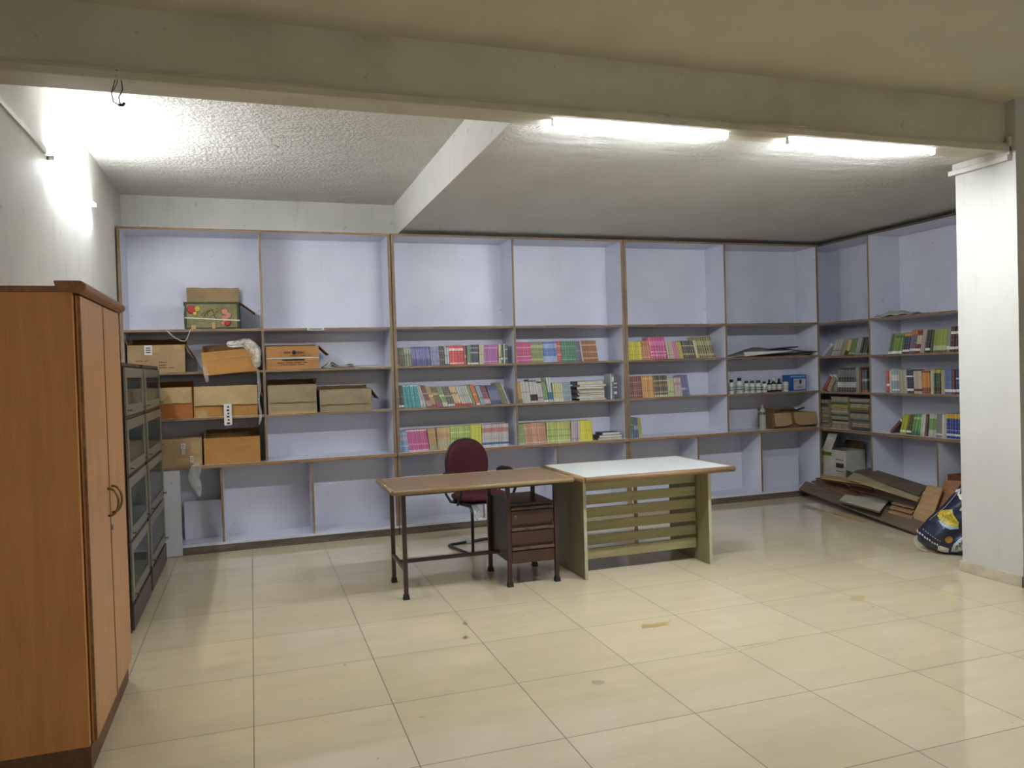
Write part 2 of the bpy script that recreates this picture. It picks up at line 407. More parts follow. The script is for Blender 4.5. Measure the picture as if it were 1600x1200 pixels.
def unit_y(label, xs_up, xs_low, left, right, low_panel=None, shelf3_skip=()):
    rt = empty('bookshelf', (0, 0, 0), label, 'bookshelf', 'built in bookshelves')
    shelf_board('side_panel', rt, left, YF, ZB, left+T+.006, YB-.03, ZT, 'y')
    shelf_board('side_panel', rt, right-T-.006, YF, ZB, right, YB-.03, ZT, 'y')
    shelf_board('top_panel', rt, left, YF-.002, ZT-T, right, YB-.03, ZT, 'y')
    box('back_panel', left, YB-.03, ZB, right, YB-.012, ZT, LAV, rt)
    cols = [left+T+.006]+[v for v in xs_up]+[right-T-.006]
    for x in xs_up: shelf_board('divider', rt, x-T/2, YF, ZC, x+T/2, YB-.03, ZT-T, 'y')
    for x in xs_low: shelf_board('divider', rt, x-T/2, YF, ZB, x+T/2, YB-.03, ZC, 'y')
    for i in range(len(cols)-1):
        a = cols[i]+(T/2 if i else 0); c = cols[i+1]-(T/2 if i < len(cols)-2 else 0)
        for z in (Z1, Z2, Z3): shelf_board('shelf', rt, a, YF+.004 if z != Z1 else YF+.001, z-T/2, c, YB-.03, z+T/2, 'y')
    shelf_board('counter_board', rt, left, YF-.022, ZC-.016, right, YB-.03, ZC+.012, 'y', COUNTERW)
    shelf_board('base_board', rt, left, YF, ZB-.02, right, YB-.03, ZB, 'y', LAV)
    box('toe_board', left, YF+.002, 0, right, YF+.02, ZB-.012, TOE, rt)
    if low_panel:
        for p in low_panel: box('leaning_panel', *p, LAV, rt, .002)
    return rt
uA = unit_y('lavender wall shelving at the left, holding only cardboard boxes', [.11], [-.27, .49], XL+.012, 1.253,
            low_panel=[(-.60, 7.42, ZB, -.29, 7.44, .42)])
q = box('filler_panel', -.80, YF-.024, 0.004, -.60, YF-.006, ZC-.018, marked_wall('scuffed_white_panel', (206, 207, 212), (190, 190, 194), (140, 136, 132)), uA, .002)
uB = unit_y('lavender wall shelving in the middle, full of colourful books behind the desk', [2.44], [2.075, 2.85], 1.262, 3.626)
uC = unit_y('lavender wall shelving at the right end of the back wall, with books and bottles', [4.823], [4.447, 5.235], 3.634, 6.03,
            low_panel=[(5.25, 7.40, ZB, 5.90, 7.415, .43)])
# right-hand unit, front looking to -x
uD = empty('bookshelf', (0, 0, 0), 'shadowed lavender shelving along the right side, beside the pillar', 'bookshelf', 'built in bookshelves')
YD0, YD1 = 4.75, 7.516
shelf_board('side_panel', uD, XDF, YD0, ZB, XR-.03, YD0+T, ZT, 'x')
shelf_board('side_panel', uD, XDF+.03, YD1-.016, ZB, XR-.03, YD1, ZT, 'x')
shelf_board('top_panel', uD, XDF, YD0, ZT-T, XR-.03, YD1, ZT, 'x', TOEY)
box('back_panel', XR-.03, YD0, ZB, XR-.012, YD1, ZT, LAV, uD)
shelf_board('divider', uD, XDF, 6.41, ZB, XR-.03, 6.41+T, ZT-T, 'x')
shelf_board('divider', uD, XDF, 5.60, ZB, XR-.03, 5.60+T, ZC, 'x')
for (a, c) in ((6.43, YD1), (YD0+T, 6.41)):
    for z in (Z1-.008, Z2-.02, Z3-.015): shelf_board('shelf', uD, XDF+.002, a, z-T/2, XR-.03, c, z+T/2, 'x')
shelf_board('counter_board', uD, XDF-.018, YD0, ZC-.028, XR-.03, 7.13, ZC, 'x', wood('counter_edge_wood_side', (150, 126, 96), (108, 84, 58), 1, .5, 1))
shelf_board('base_board', uD, XDF, YD0, ZB-.02, XR-.03, YD1, ZB, 'x', LAV)
box('toe_board', XDF+.002, YD0, 0, XDF+.02, 7.16, ZB-.012, TOEY, uD)
# small shelf tag
b = MB().box(.49, YF-.004, 1.902, .635, YF-.001, 1.927); o = b.build('shelf_tag', PAPERW)
q = MB()
for i in range(9): q.box(.505+i*.013, YF-.0055, 1.909, .513+i*.013, YF-.004, 1.921)
q.build('print', INK, o); tag(o, 'small white paper tag with black marks stuck on a left shelf edge', 'tag')
# ------------------------------------------------------------------ tall cupboard at left
c = empty('cupboard', (-.82, 3.81, 0), 'tall orange wood two-door cupboard at the left edge of the picture', 'cupboard')
def rel(o, root):
    o.location = Vector(o.location)-Vector(root.location); return o
def rbox(name, a, mats, root, bevel=0):
    return rel(box(name, *a, mats, root, bevel), root)
CX, CY0, CY1 = -.635, 3.34, 4.30
rbox('body', (XL+.006, CY0, .10, CX, CY1, 1.845), CUPW2, c, .002)
rbox('plinth', (XL+.006, CY0+.005, 0, CX+.004, CY1-.01, .10), CUPTOE, c, .002)
rbox('top_board', (XL+.006, CY0-.004, 1.845, CX+.01, CY1+.004, 1.868), CUPE, c, .004)
mo = MB(); prof = [(CX-.05, 1.852), (CX+.03, 1.838), (CX+.05, 1.852), (CX+.052, 1.872), (CX+.035, 1.888), (CX-.06, 1.888)]
n_ = len(prof); mo.v = [(x+.82, CY0-.012-3.81, z) for x, z in prof]+[(x+.82, CY1+.01-3.81, z) for x, z in prof]
mo.face(reversed(range(n_))); mo.face(range(n_, 2*n_))
for i in range(n_): mo.face((i, (i+1) % n_, n_+(i+1) % n_, n_+i))
mo.build('cornice', CUPE, c, .006)
def cup_door(y0, y1, hy):
    d = rbox('door', (CX+.003, y0, .105, CX+.021, y1, 1.835), CUPW, c, .003)
    e = MB(); e.box(-.0, -(y1-y0)/2-.0015, 0.002, .0095, -(y1-y0)/2+.012, 1.728); e.build('edge_strip', CUPE, d)
    h = MB(); pts = []
    for i in range(13):
        a = math.pi*i/12; pts.append((.009+.042*math.sin(a)**.8, hy-(y0+y1)/2, .865-.06*math.cos(a)))
    h.tube(pts, .0055, 8); h.build('handle', BRASS, d)
    return d
cup_door(CY0+.03, 3.845, 3.80); d2 = cup_door(3.855, CY1-.005, 3.90)
k = MB(); k.tube([(.009, -.19, .74), (.013, -.19, .74)], .012, 14); k.build('keyhole', BRASS, d2)
# ------------------------------------------------------------------ glazed bookcases
def glazed(y0, y1, label):
    xb, xf, H = XL+.008, -.72, 1.61
    g = empty('glazed_bookcase', ((xb+xf)/2, (y0+y1)/2, 0), label, 'glass bookcase', 'dark glazed bookcases on the left wall')
    L = g.location
    b = MB()
    b.box(xb, y0, 0, xf-.004, y0+.018, H); b.box(xb, y1-.018, 0, xf-.004, y1, H); b.box(xb, y0, 0.02, xb+.01, y1, H); b.box(xb, y0, H-.02, xf-.004, y1, H+.002)
    b.box(xb, y0+.018, .15, xf-.03, y1-.018, .168)
    zs = [.175, .545, .935, 1.285, 1.60]
    for z in zs[1:4]: b.box(xb, y0+.018, z-.012, xf-.008, y1-.018, z+.006)
    b.v = [(x-L.x, y-L.y, z) for x, y, z in b.v]; b.build('body', MAROONW, g, .002)
    for z in zs[:4]:
        q = MB().box(xf-.006-L.x, y0+.02-L.y, z-.016, xf+.002-L.x, y1-.02-L.y, z+.006); q.build('rail', MAROONW, g, .002)
    rbox('kick_board', (xf-.006, y0+.02, .012, xf+.012, y1-.004, .155), KICK, g, .002)
    for i in range(4):
        z0, z1 = zs[i]+.008, zs[i+1]-.018
        d = MB(); fw = .062; xa, xc = xf-.002-L.x, xf+.012-L.x; ya, yc = y0+.03-L.y, y1-.034-L.y
        d.box(xa, ya, z0, xc, yc, z0+fw); d.box(xa, ya, z1-fw, xc, yc, z1); d.box(xa, ya, z0+fw, xc, ya+fw, z1-fw); d.box(xa, yc-fw, z0+fw, xc, yc, z1-fw)
        do = d.build('door', GFRAME, g, .002)
        MB().box(xa+.005, ya+fw, z0+fw, xa+.009, yc-fw, z1-fw).build('glass_pane', PANE, do)
        for yy in (ya+.06, yc-.05):
            k = MB(); k.tube([(xc, yy, z0+.03), (xc+.018, yy, z0+.03), (xc+.024, yy, z0+.03)], [.004, .004, .009], 8); k.tube([(xc+.02, yy-.02, z0+.03), (xc+.02, yy+.02, z0+.03)], .0045, 6)
            k.build('knob', STEEL, do)
    return g
glazed(5.09, 5.95, 'dark glass-door bookcase nearer the orange cupboard')
glazed(6.00, 6.99, 'dark glass-door bookcase farther away, beside the corner boxes')
# ------------------------------------------------------------------ wooden desk with drawers
def post(name, x0, y0, z0, x1, y1, z1, root, mat=None, bv=.002): return rbox(name, (x0, y0, z0, x1, y1, z1), mat or DESKMET, root, bv)
dk = empty('desk', (1.46, 5.30, 0), 'brown-topped steel desk with three drawers, in front of the red chair', 'desk')
dt = rbox('desktop', (.855, 5.0, .713, 2.075, 5.60, .738), DESKTOP, dk, .004)
e = MB()
x0, y0, x1, y1 = .84-1.465, 4.985-5.30, 2.09-1.465, 5.615-5.30
e.tube([(x0, y0, .0125), (x1, y0, .0125)], .016, 10); e.tube([(x0, y1, .0125), (x1, y1, .0125)], .016, 10)
e.tube([(x0, y0, .0125), (x0, y1, .0125)], .016, 10); e.tube([(x1, y0, .0125), (x1, y1, .0125)], .016, 10)
e.build('edge_moulding', DESKEDGE, dt)
def leg(x, y):
    o = rbox('leg', (x-.014, y-.014, .03, x+.014, y+.014, .705), DESKMET, dk, .002)
    f = MB(); f.v = [(-.017, -.017, .005), (.017, -.017, .005), (.017, .017, .005), (-.017, .017, .005), (-.021, -.021, -.03), (.021, -.021, -.03), (.021, .021, -.03), (-.021, .021, -.03)]
    for qd in ((0, 1, 2, 3), (7, 6, 5, 4), (0, 4, 5, 1), (1, 5, 6, 2), (2, 6, 7, 3), (3, 7, 4, 0)): f.face(qd)
    f.build('foot', RUBBER, o, .002); return o
FX0, FX1, FX2, FY0, FY1 = .925, 1.65, 2.0, 5.10, 5.56
for x in (FX0, FX1, FX2):
    for y in (FY0, FY1): leg(x, y)
for a in ((FX0, FY0-.012, .685, FX2, FY0+.012, .712), (FX0, FY1-.012, .685, FX2, FY1+.012, .712), (FX0-.012, FY0, .685, FX0+.012, FY1, .712), (FX2-.012, FY0, .685, FX2+.012, FY1, .712), (FX1-.012, FY0, .685, FX1+.012, FY1, .712)):
    post('top_rail', *a, dk)
post('stretcher', FX0-.011, FY0, .185, FX0+.011, FY1, .21, dk)
post('stretcher', FX0, 5.32, .185, FX1, 5.342, .21, dk)
pd = rbox('drawer_pedestal', (FX1+.016, FY0+.012, .15, FX2-.016, FY1+.005, .565), paint('dull_grey_brown_steel', (92, 78, 70), (62, 50, 44), .4, 5), dk, .003)
post('pedestal_cap', FX1+.013, FY0-.004, .555, FX2-.013, FY1+.006, .572, dk, DESKMET)
w2 = (FX2-FX1)/2-.018
for i, (z0, z1) in enumerate(((.425, .555), (.288, .41), (.155, .275))):
    d = rel(box('drawer', FX1+.018, FY0-.008, z0, FX2-.018, FY0+.012, z1-.035, DRAWER, dk, .003), dk)
    h = MB(); h.box(-w2, -.016, z1-z0-.028, w2, .01, z1-z0-.008); h.build('drawer_pull', SCRATCH, d, .004)
    if i == 0:
        k = MB(); k.tube([(-w2+.03, -.01, .06), (-w2+.03, -.016, .06)], .009, 10); k.build('lock', STEEL, d)
# ------------------------------------------------------------------ white-topped table
wt = empty('table', (2.72, 5.36, 0), 'white-topped table with wooden edging and an olive slatted front panel', 'table')
TX0, TX1, TY0, TY1 = 2.155, 3.375, 4.93, 5.77
tt = rbox('tabletop', (TX0+.02, TY0+.02, .702, TX1-.02, TY1-.02, .737), WTOP, wt, .003)
e = MB(); hx, hy = (TX1-TX0)/2-.012, (TY1-TY0)/2-.012
for a, bq in (((-hx, -hy), (hx, -hy)), ((-hx, hy), (hx, hy)), ((-hx, -hy), (-hx, hy)), ((hx, -hy), (hx, hy))):
    e.tube([(a[0], a[1], .0165), (bq[0], bq[1], .0165)], .021, 12)
e.location = None
o = e.build('edge_moulding', WEDGE, tt, loc=((TX0+TX1)/2-(TX0+TX1)/2, 0, 0))
for x in (2.20, 3.215):
    p = rbox('side_panel', (x-.011, 5.04, 0.002, x+.011, 5.62, .70), OLIVEV, wt, .002)
    MB().box(-.0115, -.293, 0, .0115, -.289, .698).build('edge_strip', OLEDGE, p)
rbox('batten', (3.19, 5.23, .08, 3.204, 5.262, .68), OLIVEV, wt)
rbox('batten', (2.211, 5.23, .08, 2.225, 5.262, .68), OLIVEV, wt)
rbox('back_batten', (2.685, 5.222, .09, 2.71, 5.235, .70), WEDGE, wt)
for z0, z1 in ((.597, .662), (.497, .568), (.402, .474), (.303, .372), (.200, .272), (.098, .176)):
    rbox('slat', (2.213, 5.205, z0, 3.196, 5.221, z1), OLIVE, wt, .003)
# ------------------------------------------------------------------ red chair
ch = empty('chair', (1.80, 6.33, 0), 'maroon upholstered cantilever chair with black armrests behind the desk', 'chair', rz=R(14))
sm = MB(); N = 28                                   # seat cushion (rounded square)
def pad(mb, hw, hd, th, cz, cy0=0, pw=3.2, crown=.012, m=0):
    rings = [(0, .5+0*1), (.55, .5), (.85, .46), (.97, .28), (1.0, 0), (.97, -.28), (.85, -.46), (.5, -.5), (0, -.5)]
    b0 = len(mb.v)
    for (rr, zz) in rings:
        for k in range(N):
            a = 2*math.pi*k/N; ca, sa = math.cos(a), math.sin(a)
            q = (abs(ca)**pw+abs(sa)**pw)**(-1/pw)
            mb.v.append((hw*rr*q*ca, cy0+hd*rr*q*sa, cz+th*zz+(crown*(1-rr*rr) if zz > 0 else 0)))
    for i in range(len(rings)-1):
        for k in range(N):
            k2 = (k+1) % N; mb.face((b0+i*N+k, b0+(i+1)*N+k, b0+(i+1)*N+k2, b0+i*N+k2), m, True)
pad(sm, .225, .215, .055, .445, -.01); sm.build('seat', MAROON, ch)
pm = MB(); pad(pm, .215, .205, .014, .41, -.01); pm.build('seat_shell', BLACKPL, ch)
bm_ = MB(); b0 = 0                                  # oval backrest standing upright, gently curved
for side, dy in ((0, -.024), (1, .024)): pass
rings = [(0, -.5), (.5, -.5), (.85, -.42), (.97, -.22), (1, 0), (.97, .25), (.85, .45), (.5, .5), (0, .5)]
for (rr, tt_) in rings:
    for k in range(36):
        a = 2*math.pi*k/36; ca, sa = math.cos(a), math.sin(a); pw = 2.35
        q = (abs(ca)**pw+abs(sa)**pw)**(-1/pw)
        x = .203*rr*q*ca*(1 - .10*max(0, sa)**2*rr); z = .70+.205*rr*q*sa
        bm_.v.append((x, .21+.05*tt_+.06*(z-.5) - .6*x*x, z))
for i in range(len(rings)-1):
    for k in range(36):
        k2 = (k+1) % 36; bm_.face((i*36+k, i*36+k2, (i+1)*36+k2, (i+1)*36+k), 0, True)
bk = bm_.build('backrest', MAROON, ch)
q = MB()
for k in range(33):
    pass
pth = []
for k in range(40):
    a = 2*math.pi*k/40; ca, sa = math.cos(a), math.sin(a); pw = 2.35; qq = (abs(ca)**pw+abs(sa)**pw)**(-1/pw)
    x = .206*qq*ca*(1-.10*max(0, sa)**2); z = .70+.208*qq*sa; pth.append((x, .222+.06*(z-.5)-.6*x*x, z))
q.tube(pth, .009, 8, closed=True); q.build('back_rim', BLACKPL, bk)
q = MB(); q.tube([(0, .24, .62), (0, .255, .50), (0, .22, .425), (0, .10, .405)], .016, 8, flat=2.2); q.build('back_bracket', BLACKMET, ch)
q = MB()
for sx in (-1, 1):
    x = sx*.20
q.tube([(-.205, -.05, .40), (-.205, -.20, .40), (-.21, -.235, .37), (-.212, -.24, .30), (-.215, -.24, .05), (-.215, -.225, .018), (-.215, -.19, .014), (-.215, .16, .014), (-.20, .20, .014), (-.16, .215, .014),
        (.16, .215, .014), (.20, .20, .014), (.215, .16, .014), (.215, -.19, .014), (.215, -.225, .018), (.215, -.24, .05), (.212, -.24, .30), (.21, -.235, .37), (.205, -.20, .40), (.205, -.05, .40)], .0125, 10)
fr = q.build('cantilever_frame', BLACKMET, ch)
MB().box(-.03, .195, .0, .05, .235, .031).build('base_clip', PAPERG, fr, .006)
q = MB(); q.tube([(-.205, -.10, .40), (.205, -.10, .40)], .011, 8); q.tube([(-.205, .06, .40), (.205, .06, .40)], .011, 8); q.build('cross_bar', BLACKMET, ch)
for sx in (-1, 1):
    q = MB(); X = sx*.262
    q.tube([(sx*.21, -.04, .405), (sx*.245, -.06, .40), (X, -.11, .43), (X, -.155, .50), (X, -.165, .58), (X, -.135, .635), (X, -.06, .65), (X, .06, .65), (X, .12, .635), (X, .135, .58), (X, .11, .47), (sx*.245, .06, .41), (sx*.21, .03, .405)], [.010]*4+[.012, .015, .019, .019, .015, .012, .010, .010, .010], 10, flat=1.2)
    q.build('armrest', BLACKPL, ch)
# film wrap under the seat
q = MB()
for i in range(7):
    a0 = random.uniform(-.1, .1)
    q.v += [(-.2+i*.012, -.16+random.uniform(-.02, .02), .40), (-.18+i*.016, -.17+random.uniform(-.03, .03), .33), (-.14+i*.006, -.2, .27+random.uniform(0, .03))]
for i in range(6):
    for k in range(2): q.face((3*i+k, 3*i+k+1, 3*i+4+k, 3*i+3+k), 0, True)
q.build('film_wrap', FILM, ch)
# ------------------------------------------------------------------ cartons
def flap_mesh(w_, l, th=.005):
    b = MB(); nx = 6
    for i in range(nx+1):
        x = -w_/2+w_*i/nx; sag = .004*math.sin(i*1.7)
        b.v += [(x, 0, 0), (x, 0, th), (x, l*.5, sag), (x, l*.5, th+sag), (x, l+.003*math.sin(i*2.3), 0), (x, l+.003*math.sin(i*2.3), th)]
    for i in range(nx):
        p = i*6; q = p+6
        for (a, c_) in ((1, 3), (3, 5)): b.face((p+a, q+a, q+c_, p+c_))
        for (a, c_) in ((0, 2), (2, 4)): b.face((p+c_, q+c_, q+a, p+a))
        b.face((p+5, q+5, q+4, p+4)); b.face((p+0, q+0, q+1, p+1))
    b.face((0, 1, 3, 2)); b.face((2, 3, 5, 4)); e_ = nx*6; b.face((e_+2, e_+3, e_+1, e_)); b.face((e_+4, e_+5, e_+3, e_+2))
    return b
def carton(label, x0, x1, y0, z0, h, depth, mat, flaps=(), ry=0, rz=0, marks=(), tapes=(), labels_=(), inner=None, group='opened cardboard boxes on the left shelves', open_top=True):
    cx = (x0+x1)/2; W = x1-x0; t = .006
    rt = empty('cardboard_box', (cx, y0, z0), label, 'cardboard box', group, rz, ry)
    b = MB(); D = depth
    b.box(-W/2, 0, 0, W/2, D, t)
    for a in ((-W/2, 0, t, W/2, t, h), (-W/2, D-t, t, W/2, D, h), (-W/2, t, t, -W/2+t, D-t, h), (W/2-t, t, t, W/2, D-t, h)): b.box(*a)
    if not open_top: b.box(-W/2, 0, h-t, W/2, D, h)
    # dent the walls a little
    b.v = [(x+(.006*math.sin(z*31+y*17+cx*9) if abs(abs(x)-W/2) < .01 else 0), y+.004*math.sin(x*23+z*19+cx), z) for x, y, z in b.v]
    b.build('carton', mat, rt, .0015)
    for (side, ang, ln, fm) in flaps:
        wd = W if side in 'fb' else D
        f = flap_mesh(wd-.008, ln); o = f.build('flap', fm or mat, rt)
        loc = {'f': (0, 0, h), 'b': (0, D, h), 'l': (-W/2, D/2, h), 'r': (W/2, D/2, h)}[side]
        rzz = {'b': 0, 'f': math.pi, 'l': math.pi/2, 'r': -math.pi/2}[side]
        o.location = loc; o.rotation_euler = (R(ang), 0, rzz)   # ang: 90 up, 0 flat outward, -85 hanging
        o.rotation_mode = 'XYZ'
    for (xa, za, xb, zb) in tapes:
        q = MB().box(xa, -.0035, za, xb, -.0015, zb); q.build('tape', TAPE, rt)
    for (xa, za, xb, zb) in labels_:
        q = MB().box(xa, -.0045, za, xb, -.0022, zb); lo = q.build('paper_label', PAPERW, rt)
        r_ = MB()
        for i in range(3):
            zz = za+(zb-za)*(.25+.22*i); r_.box(xa+(xb-xa)*.2, -.0055, zz, xb-(xb-xa)*.2, -.0045, zz+(zb-za)*.09)
        r_.build('print', INK, lo)
    if marks:
        q = MB()
        for (xa, za, xb, zb) in marks:
            n = max(1, int((xb-xa)/.014))
            for i in range(n):
                if (i*7) % 5 == 3: continue
                xx = xa+(xb-xa)*i/n; q.box(xx, -.0042, za, xx+(xb-xa)/n*.72, -.0026, zb)
        q.build('print', INK, rt)
    return rt
S1, S2, S3, SC = Z1+T/2, Z2+T/2, Z3+T/2, ZC+.012
def X(px, py): return at(px, py, 0+1, YF+.02).x
# left bay
gx0, gx1 = -.52, -.075
gb = carton('printed dark green carton with raised flap on the top left shelf', gx0, gx1, 7.19, S1, .235, .27,
            paint('dark_green_print', (54, 66, 42), (40, 46, 30), .5, 12), [('b', 88, .15, CB_TAN), ('r', -38, .16, CB_DK), ('l', -100, .10, CB_DK)])
q = MB().box(-.205, -.0035, .015, .20, -.0018, .215); art = q.build('print_panel', paint('faded_olive_print', (132, 122, 84), (98, 96, 56), .5, 14), gb)
q = MB()
for (cx_, cz_, r_, m_) in ((-.185+.02, .17, .038, 0), (-.12, .175, .026, 1), (-.14, .135, .018, 1), (.10, .15, .03, 2), (.13, .12, .028, 2), (.10, .09, .032, 2), (.12, .055, .03, 0), (.08, .05, .018, 2)):
    q.lathe([(0.001, 0), (r_*.8, 0), (r_, -.0008), (r_*.7, -.0018), (0.001, -.002)], 0, 0, 0, 14, m_)
    k0 = len(q.v)-14*5
    for i in range(k0, len(q.v)): x_, y_, z_ = q.v[i]; q.v[i] = (cx_+x_, -.004+z_, cz_+y_)
q.build('fruit_print', [plain('print_red', (176, 44, 40), .5), plain('print_yellow', (196, 168, 50), .5), plain('print_pink', (196, 130, 104), .5)], art)
q = MB()
for pts in ([(-.09, .12), (-.06, .15), (-.07, .11), (-.03, .16), (-.04, .12)], [(-.03, .15), (.0, .17), (.02, .12), (.03, .15), (.045, .15)], [(-.02, .10), (.01, .125), (.03, .09)]):
    q.tube([(x_, -.004, z_) for x_, z_ in pts], .0026, 5)
q.build('script_print', plain('print_maroon', (84, 24, 26), .5), art)
q = MB(); q.box(-.222, -.007, .095, .225, -.0045, .105)
for i in range(len(q.v)): x_, y_, z_ = q.v[i]; q.v[i] = (x_, y_, z_-.06*(x_+.22))
q.tube([(-.222, -.004, .20), (-.232, -.01, .12), (-.255, -.012, .03), (-.30, -.012, .003)], .004, 6, flat=.3)
q.tube([(-.36, -.015, .003), (-.37, -.034, -.004), (-.31, -.045, -.065), (-.255, -.05, -.098), (-.225, -.048, -.103), (-.205, -.045, -.08), (-.18, -.035, -.01), (-.17, -.012, .004)], .005, 6, flat=.3)
q.build('packing_strap', STRAP, gb)
q = MB().box(-.17, -.0065, -.025, -.135, -.003, .035); q.box(-.005, -.0065, .004, .02, -.003, .06); q.build('tape', TAPE, gb)
carton('long tan carton with torn label on the second shelf, far left', -.975, -.53, 7.19, S2, .235, .30, CB_TAN,
       [('b', 60, .08, CB_DK), ('r', -62, .14, CB_DK), ('l', 70, .06, CB_DK)], marks=[(.02, .085, .10, .092), (.02, .06, .08, .067), (.02, .038, .14, .045), (-.16, .10, -.06, .106)], labels_=[(-.09, .15, -.03, .232)], tapes=[(-.04, .17, .03, .222), (.14, .20, .20, .232)])
carton('orange-brown carton tilted at the shelf edge under crumpled plastic', -.375, .06, 7.13, S2-.022, .20, .26, CB_OR,
       [('b', 70, .07, CB_DK), ('l', 100, .06, CB_DK)], ry=R(-4.5), tapes=[(-.20, .135, .215, .141)])
carton('orange-brown carton with its flap folded down, behind the farther glass bookcase', -.86, -.485, 7.19, S3, .265, .28, cardboard('rust_cardboard', (170, 106, 54)), [('f', -88, .135, CB_LT), ('b', 70, .05, None)])
cw = carton('wide pale carton with front flap hanging and white tag, third shelf', -.47, .05, 7.185, S3, .265, .28, CB_OR, [('f', -86, .165, CB_LT), ('r', -70, .12, CB_DK)], tapes=[(-.25, .0, -.16, .06)])
q = MB(); q.box(-.022, -.030, -.075, .042, -.027, .11); q.box(-.06, -.02, -.004, .13, -.018, .002); q.build('hanging_tag', PAPERW, cw)
q = MB()
for i in range(6): q.box(.0+.006*(i % 2), -.0315, -.065+i*.028, .022, -.030, -.05+i*.028)
q.build('print', INK, cw)
carton('taped brown carton with white stickers on the counter behind the glass bookcases', -.845, -.425, 7.17, SC, .235, .30, CB_TAN,
       [], labels_=[(.05, .15, .085, .195), (.055, .10, .08, .142), (.12, .03, .145, .085)], tapes=[(.0, .02, .21, .07), (.13, .10, .20, .20)], open_top=False)
carton('orange carton with torn top edge on the counter, left of the first divider', -.40, .06, 7.17, SC, .225, .27, CB_OR, [('b', 75, .06, CB_DK), ('l', 95, .05, CB_DK)], tapes=[(-.215, .155, .22, .16)])
# right bay of unit A
ip = carton('orange carton printed in dark lettering with a white strap, second shelf', .13, .585, 7.185, S2, .205, .28, cardboard('brown_orange_cardboard', (182, 132, 82)),
            [('r', -45, .12, CB_DK), ('b', 20, .05, CB_DK)], marks=[(-.13, .055, .13, .062), (-.10, .038, .10, .044), (-.02, .118, .16, .123)])
q = MB().box(-.228, -.008, .093, .228, -.0045, .103); q.box(-.09, -.006, .077, .10, -.0035, .090, 1); q.build('packing_strap', [STRAP, INK], ip)
text_mesh('printed_lettering', 'inn', .042, INK, ip, (-.045, -.0045, .152), (R(90), 0, 0), sx=1.1)
text_mesh('printed_lettering', 'pac', .042, INK, ip, (.07, -.0045, .152), (R(90), 0, 0), sx=1.1)
q = MB(); pr = [(0.002, 0), (.018, 0), (.018, .0015), (.002, .0015)]; q.lathe(pr, 0, 0, 0, 16)
q.v = [(x+.012, -.0035-z, y+.150) for x, y, z in q.v]; q.build('round_logo', INK, ip)
carton('greyish carton with folded front flap, third shelf right of the divider', .135, .555, 7.185, S3, .255, .28, CB_GR, [('f', -87, .155, CB_GR), ('b', 70, .05, CB_DK), ('r', 80, .05, CB_DK)], tapes=[(-.20, .0, .20, .02)])
carton('low greyish carton with sagging flap, third shelf right bay', .575, 1.04, 7.195, S3, .20, .28, CB_GR, [('f', -87, .135, CB_GR), ('r', -55, .12, CB_DK), ('b', 80, .03, CB_DK)])
# newspapers and folded papers
def paper_pile(name, label, x0, y0, z0, wd, dp, n, cols, jitter=.02, curl=0, group=None, rz=0, cat='papers'):
    rt = empty(name, (x0+wd/2, y0, z0), label, cat, group, rz)
    for i in range(n):
        b = MB(); dx = random.uniform(-jitter, jitter); a = random.uniform(-.08, .08); k = 10; th = .004
        for j in range(k+1):
            x = -wd/2+wd*j/k; zc = i*th*1.3 + curl*((j/k)**2)
            for (yy, zz) in ((0, 0), (0, th), (dp, 0), (dp, th)): b.v.append((x+dx+yy*a, yy+x*a+.01, zc+zz))
        for j in range(k):
            p = 4*j; q = p+4
            b.face((p+1, q+1, q+3, p+3)); b.face((p, p+2, q+2, q)); b.face((p, q, q+1, p+1)); b.face((p+2, p+3, q+3, q+2))
        b.face((0, 1, 3, 2)); e_ = 4*k; b.face((e_, e_+2, e_+3, e_+1))
        b.build('sheet', cols[i % len(cols)], rt)
    return rt
nb = MB()
for i in range(7):
    r_ = .012+.005*i; pts = [(-.02-.11*(1 if j < 10 else -1)*0 + (-r_*1.9*math.cos(math.pi*j/9)), 0, .04+r_*math.sin(math.pi*j/9)) for j in range(10)]
    nb.v += []
rt = empty('newspaper', (.72, 7.19, S2), 'folded newspapers lying on the second shelf right of the lettered carton', 'newspaper')
for i in range(6):
    b = MB(); k = 14; th = .003; off = .0055*i
    for j in range(k+1):
        u = j/k; x = -.10+.28*u; z = .002+off*(.3+.7*u)+.045*math.exp(-((u-.25)/.14)**2)*(i/5)+.012*math.exp(-((u-.8)/.12)**2)*(i/5)
        for (yy, zz) in ((0, 0), (0, th), (.2, 0), (.2, th)): b.v.append((x+.01*math.sin(i*3), yy+.012*math.sin(i*2.1), z+zz))
    for j in range(k):
        p = 4*j; q = p+4
        b.face((p+1, q+1, q+3, p+3), 0, True); b.face((p, p+2, q+2, q), 0, True); b.face((p, q, q+1, p+1)); b.face((p+2, p+3, q+3, q+2))
    b.build('sheet', PAPERW if i % 2 else plain('newsprint', (150, 140, 150), .7), rt)
paper_pile('magazine_pile', 'flat pile of pale magazines beside the folded newspapers on the second shelf', .90, 7.2, S2, .24, .2, 4, [PAPERG, PAPERW, plain('pale_teal_paper', (150, 168, 164), .6)], .012)
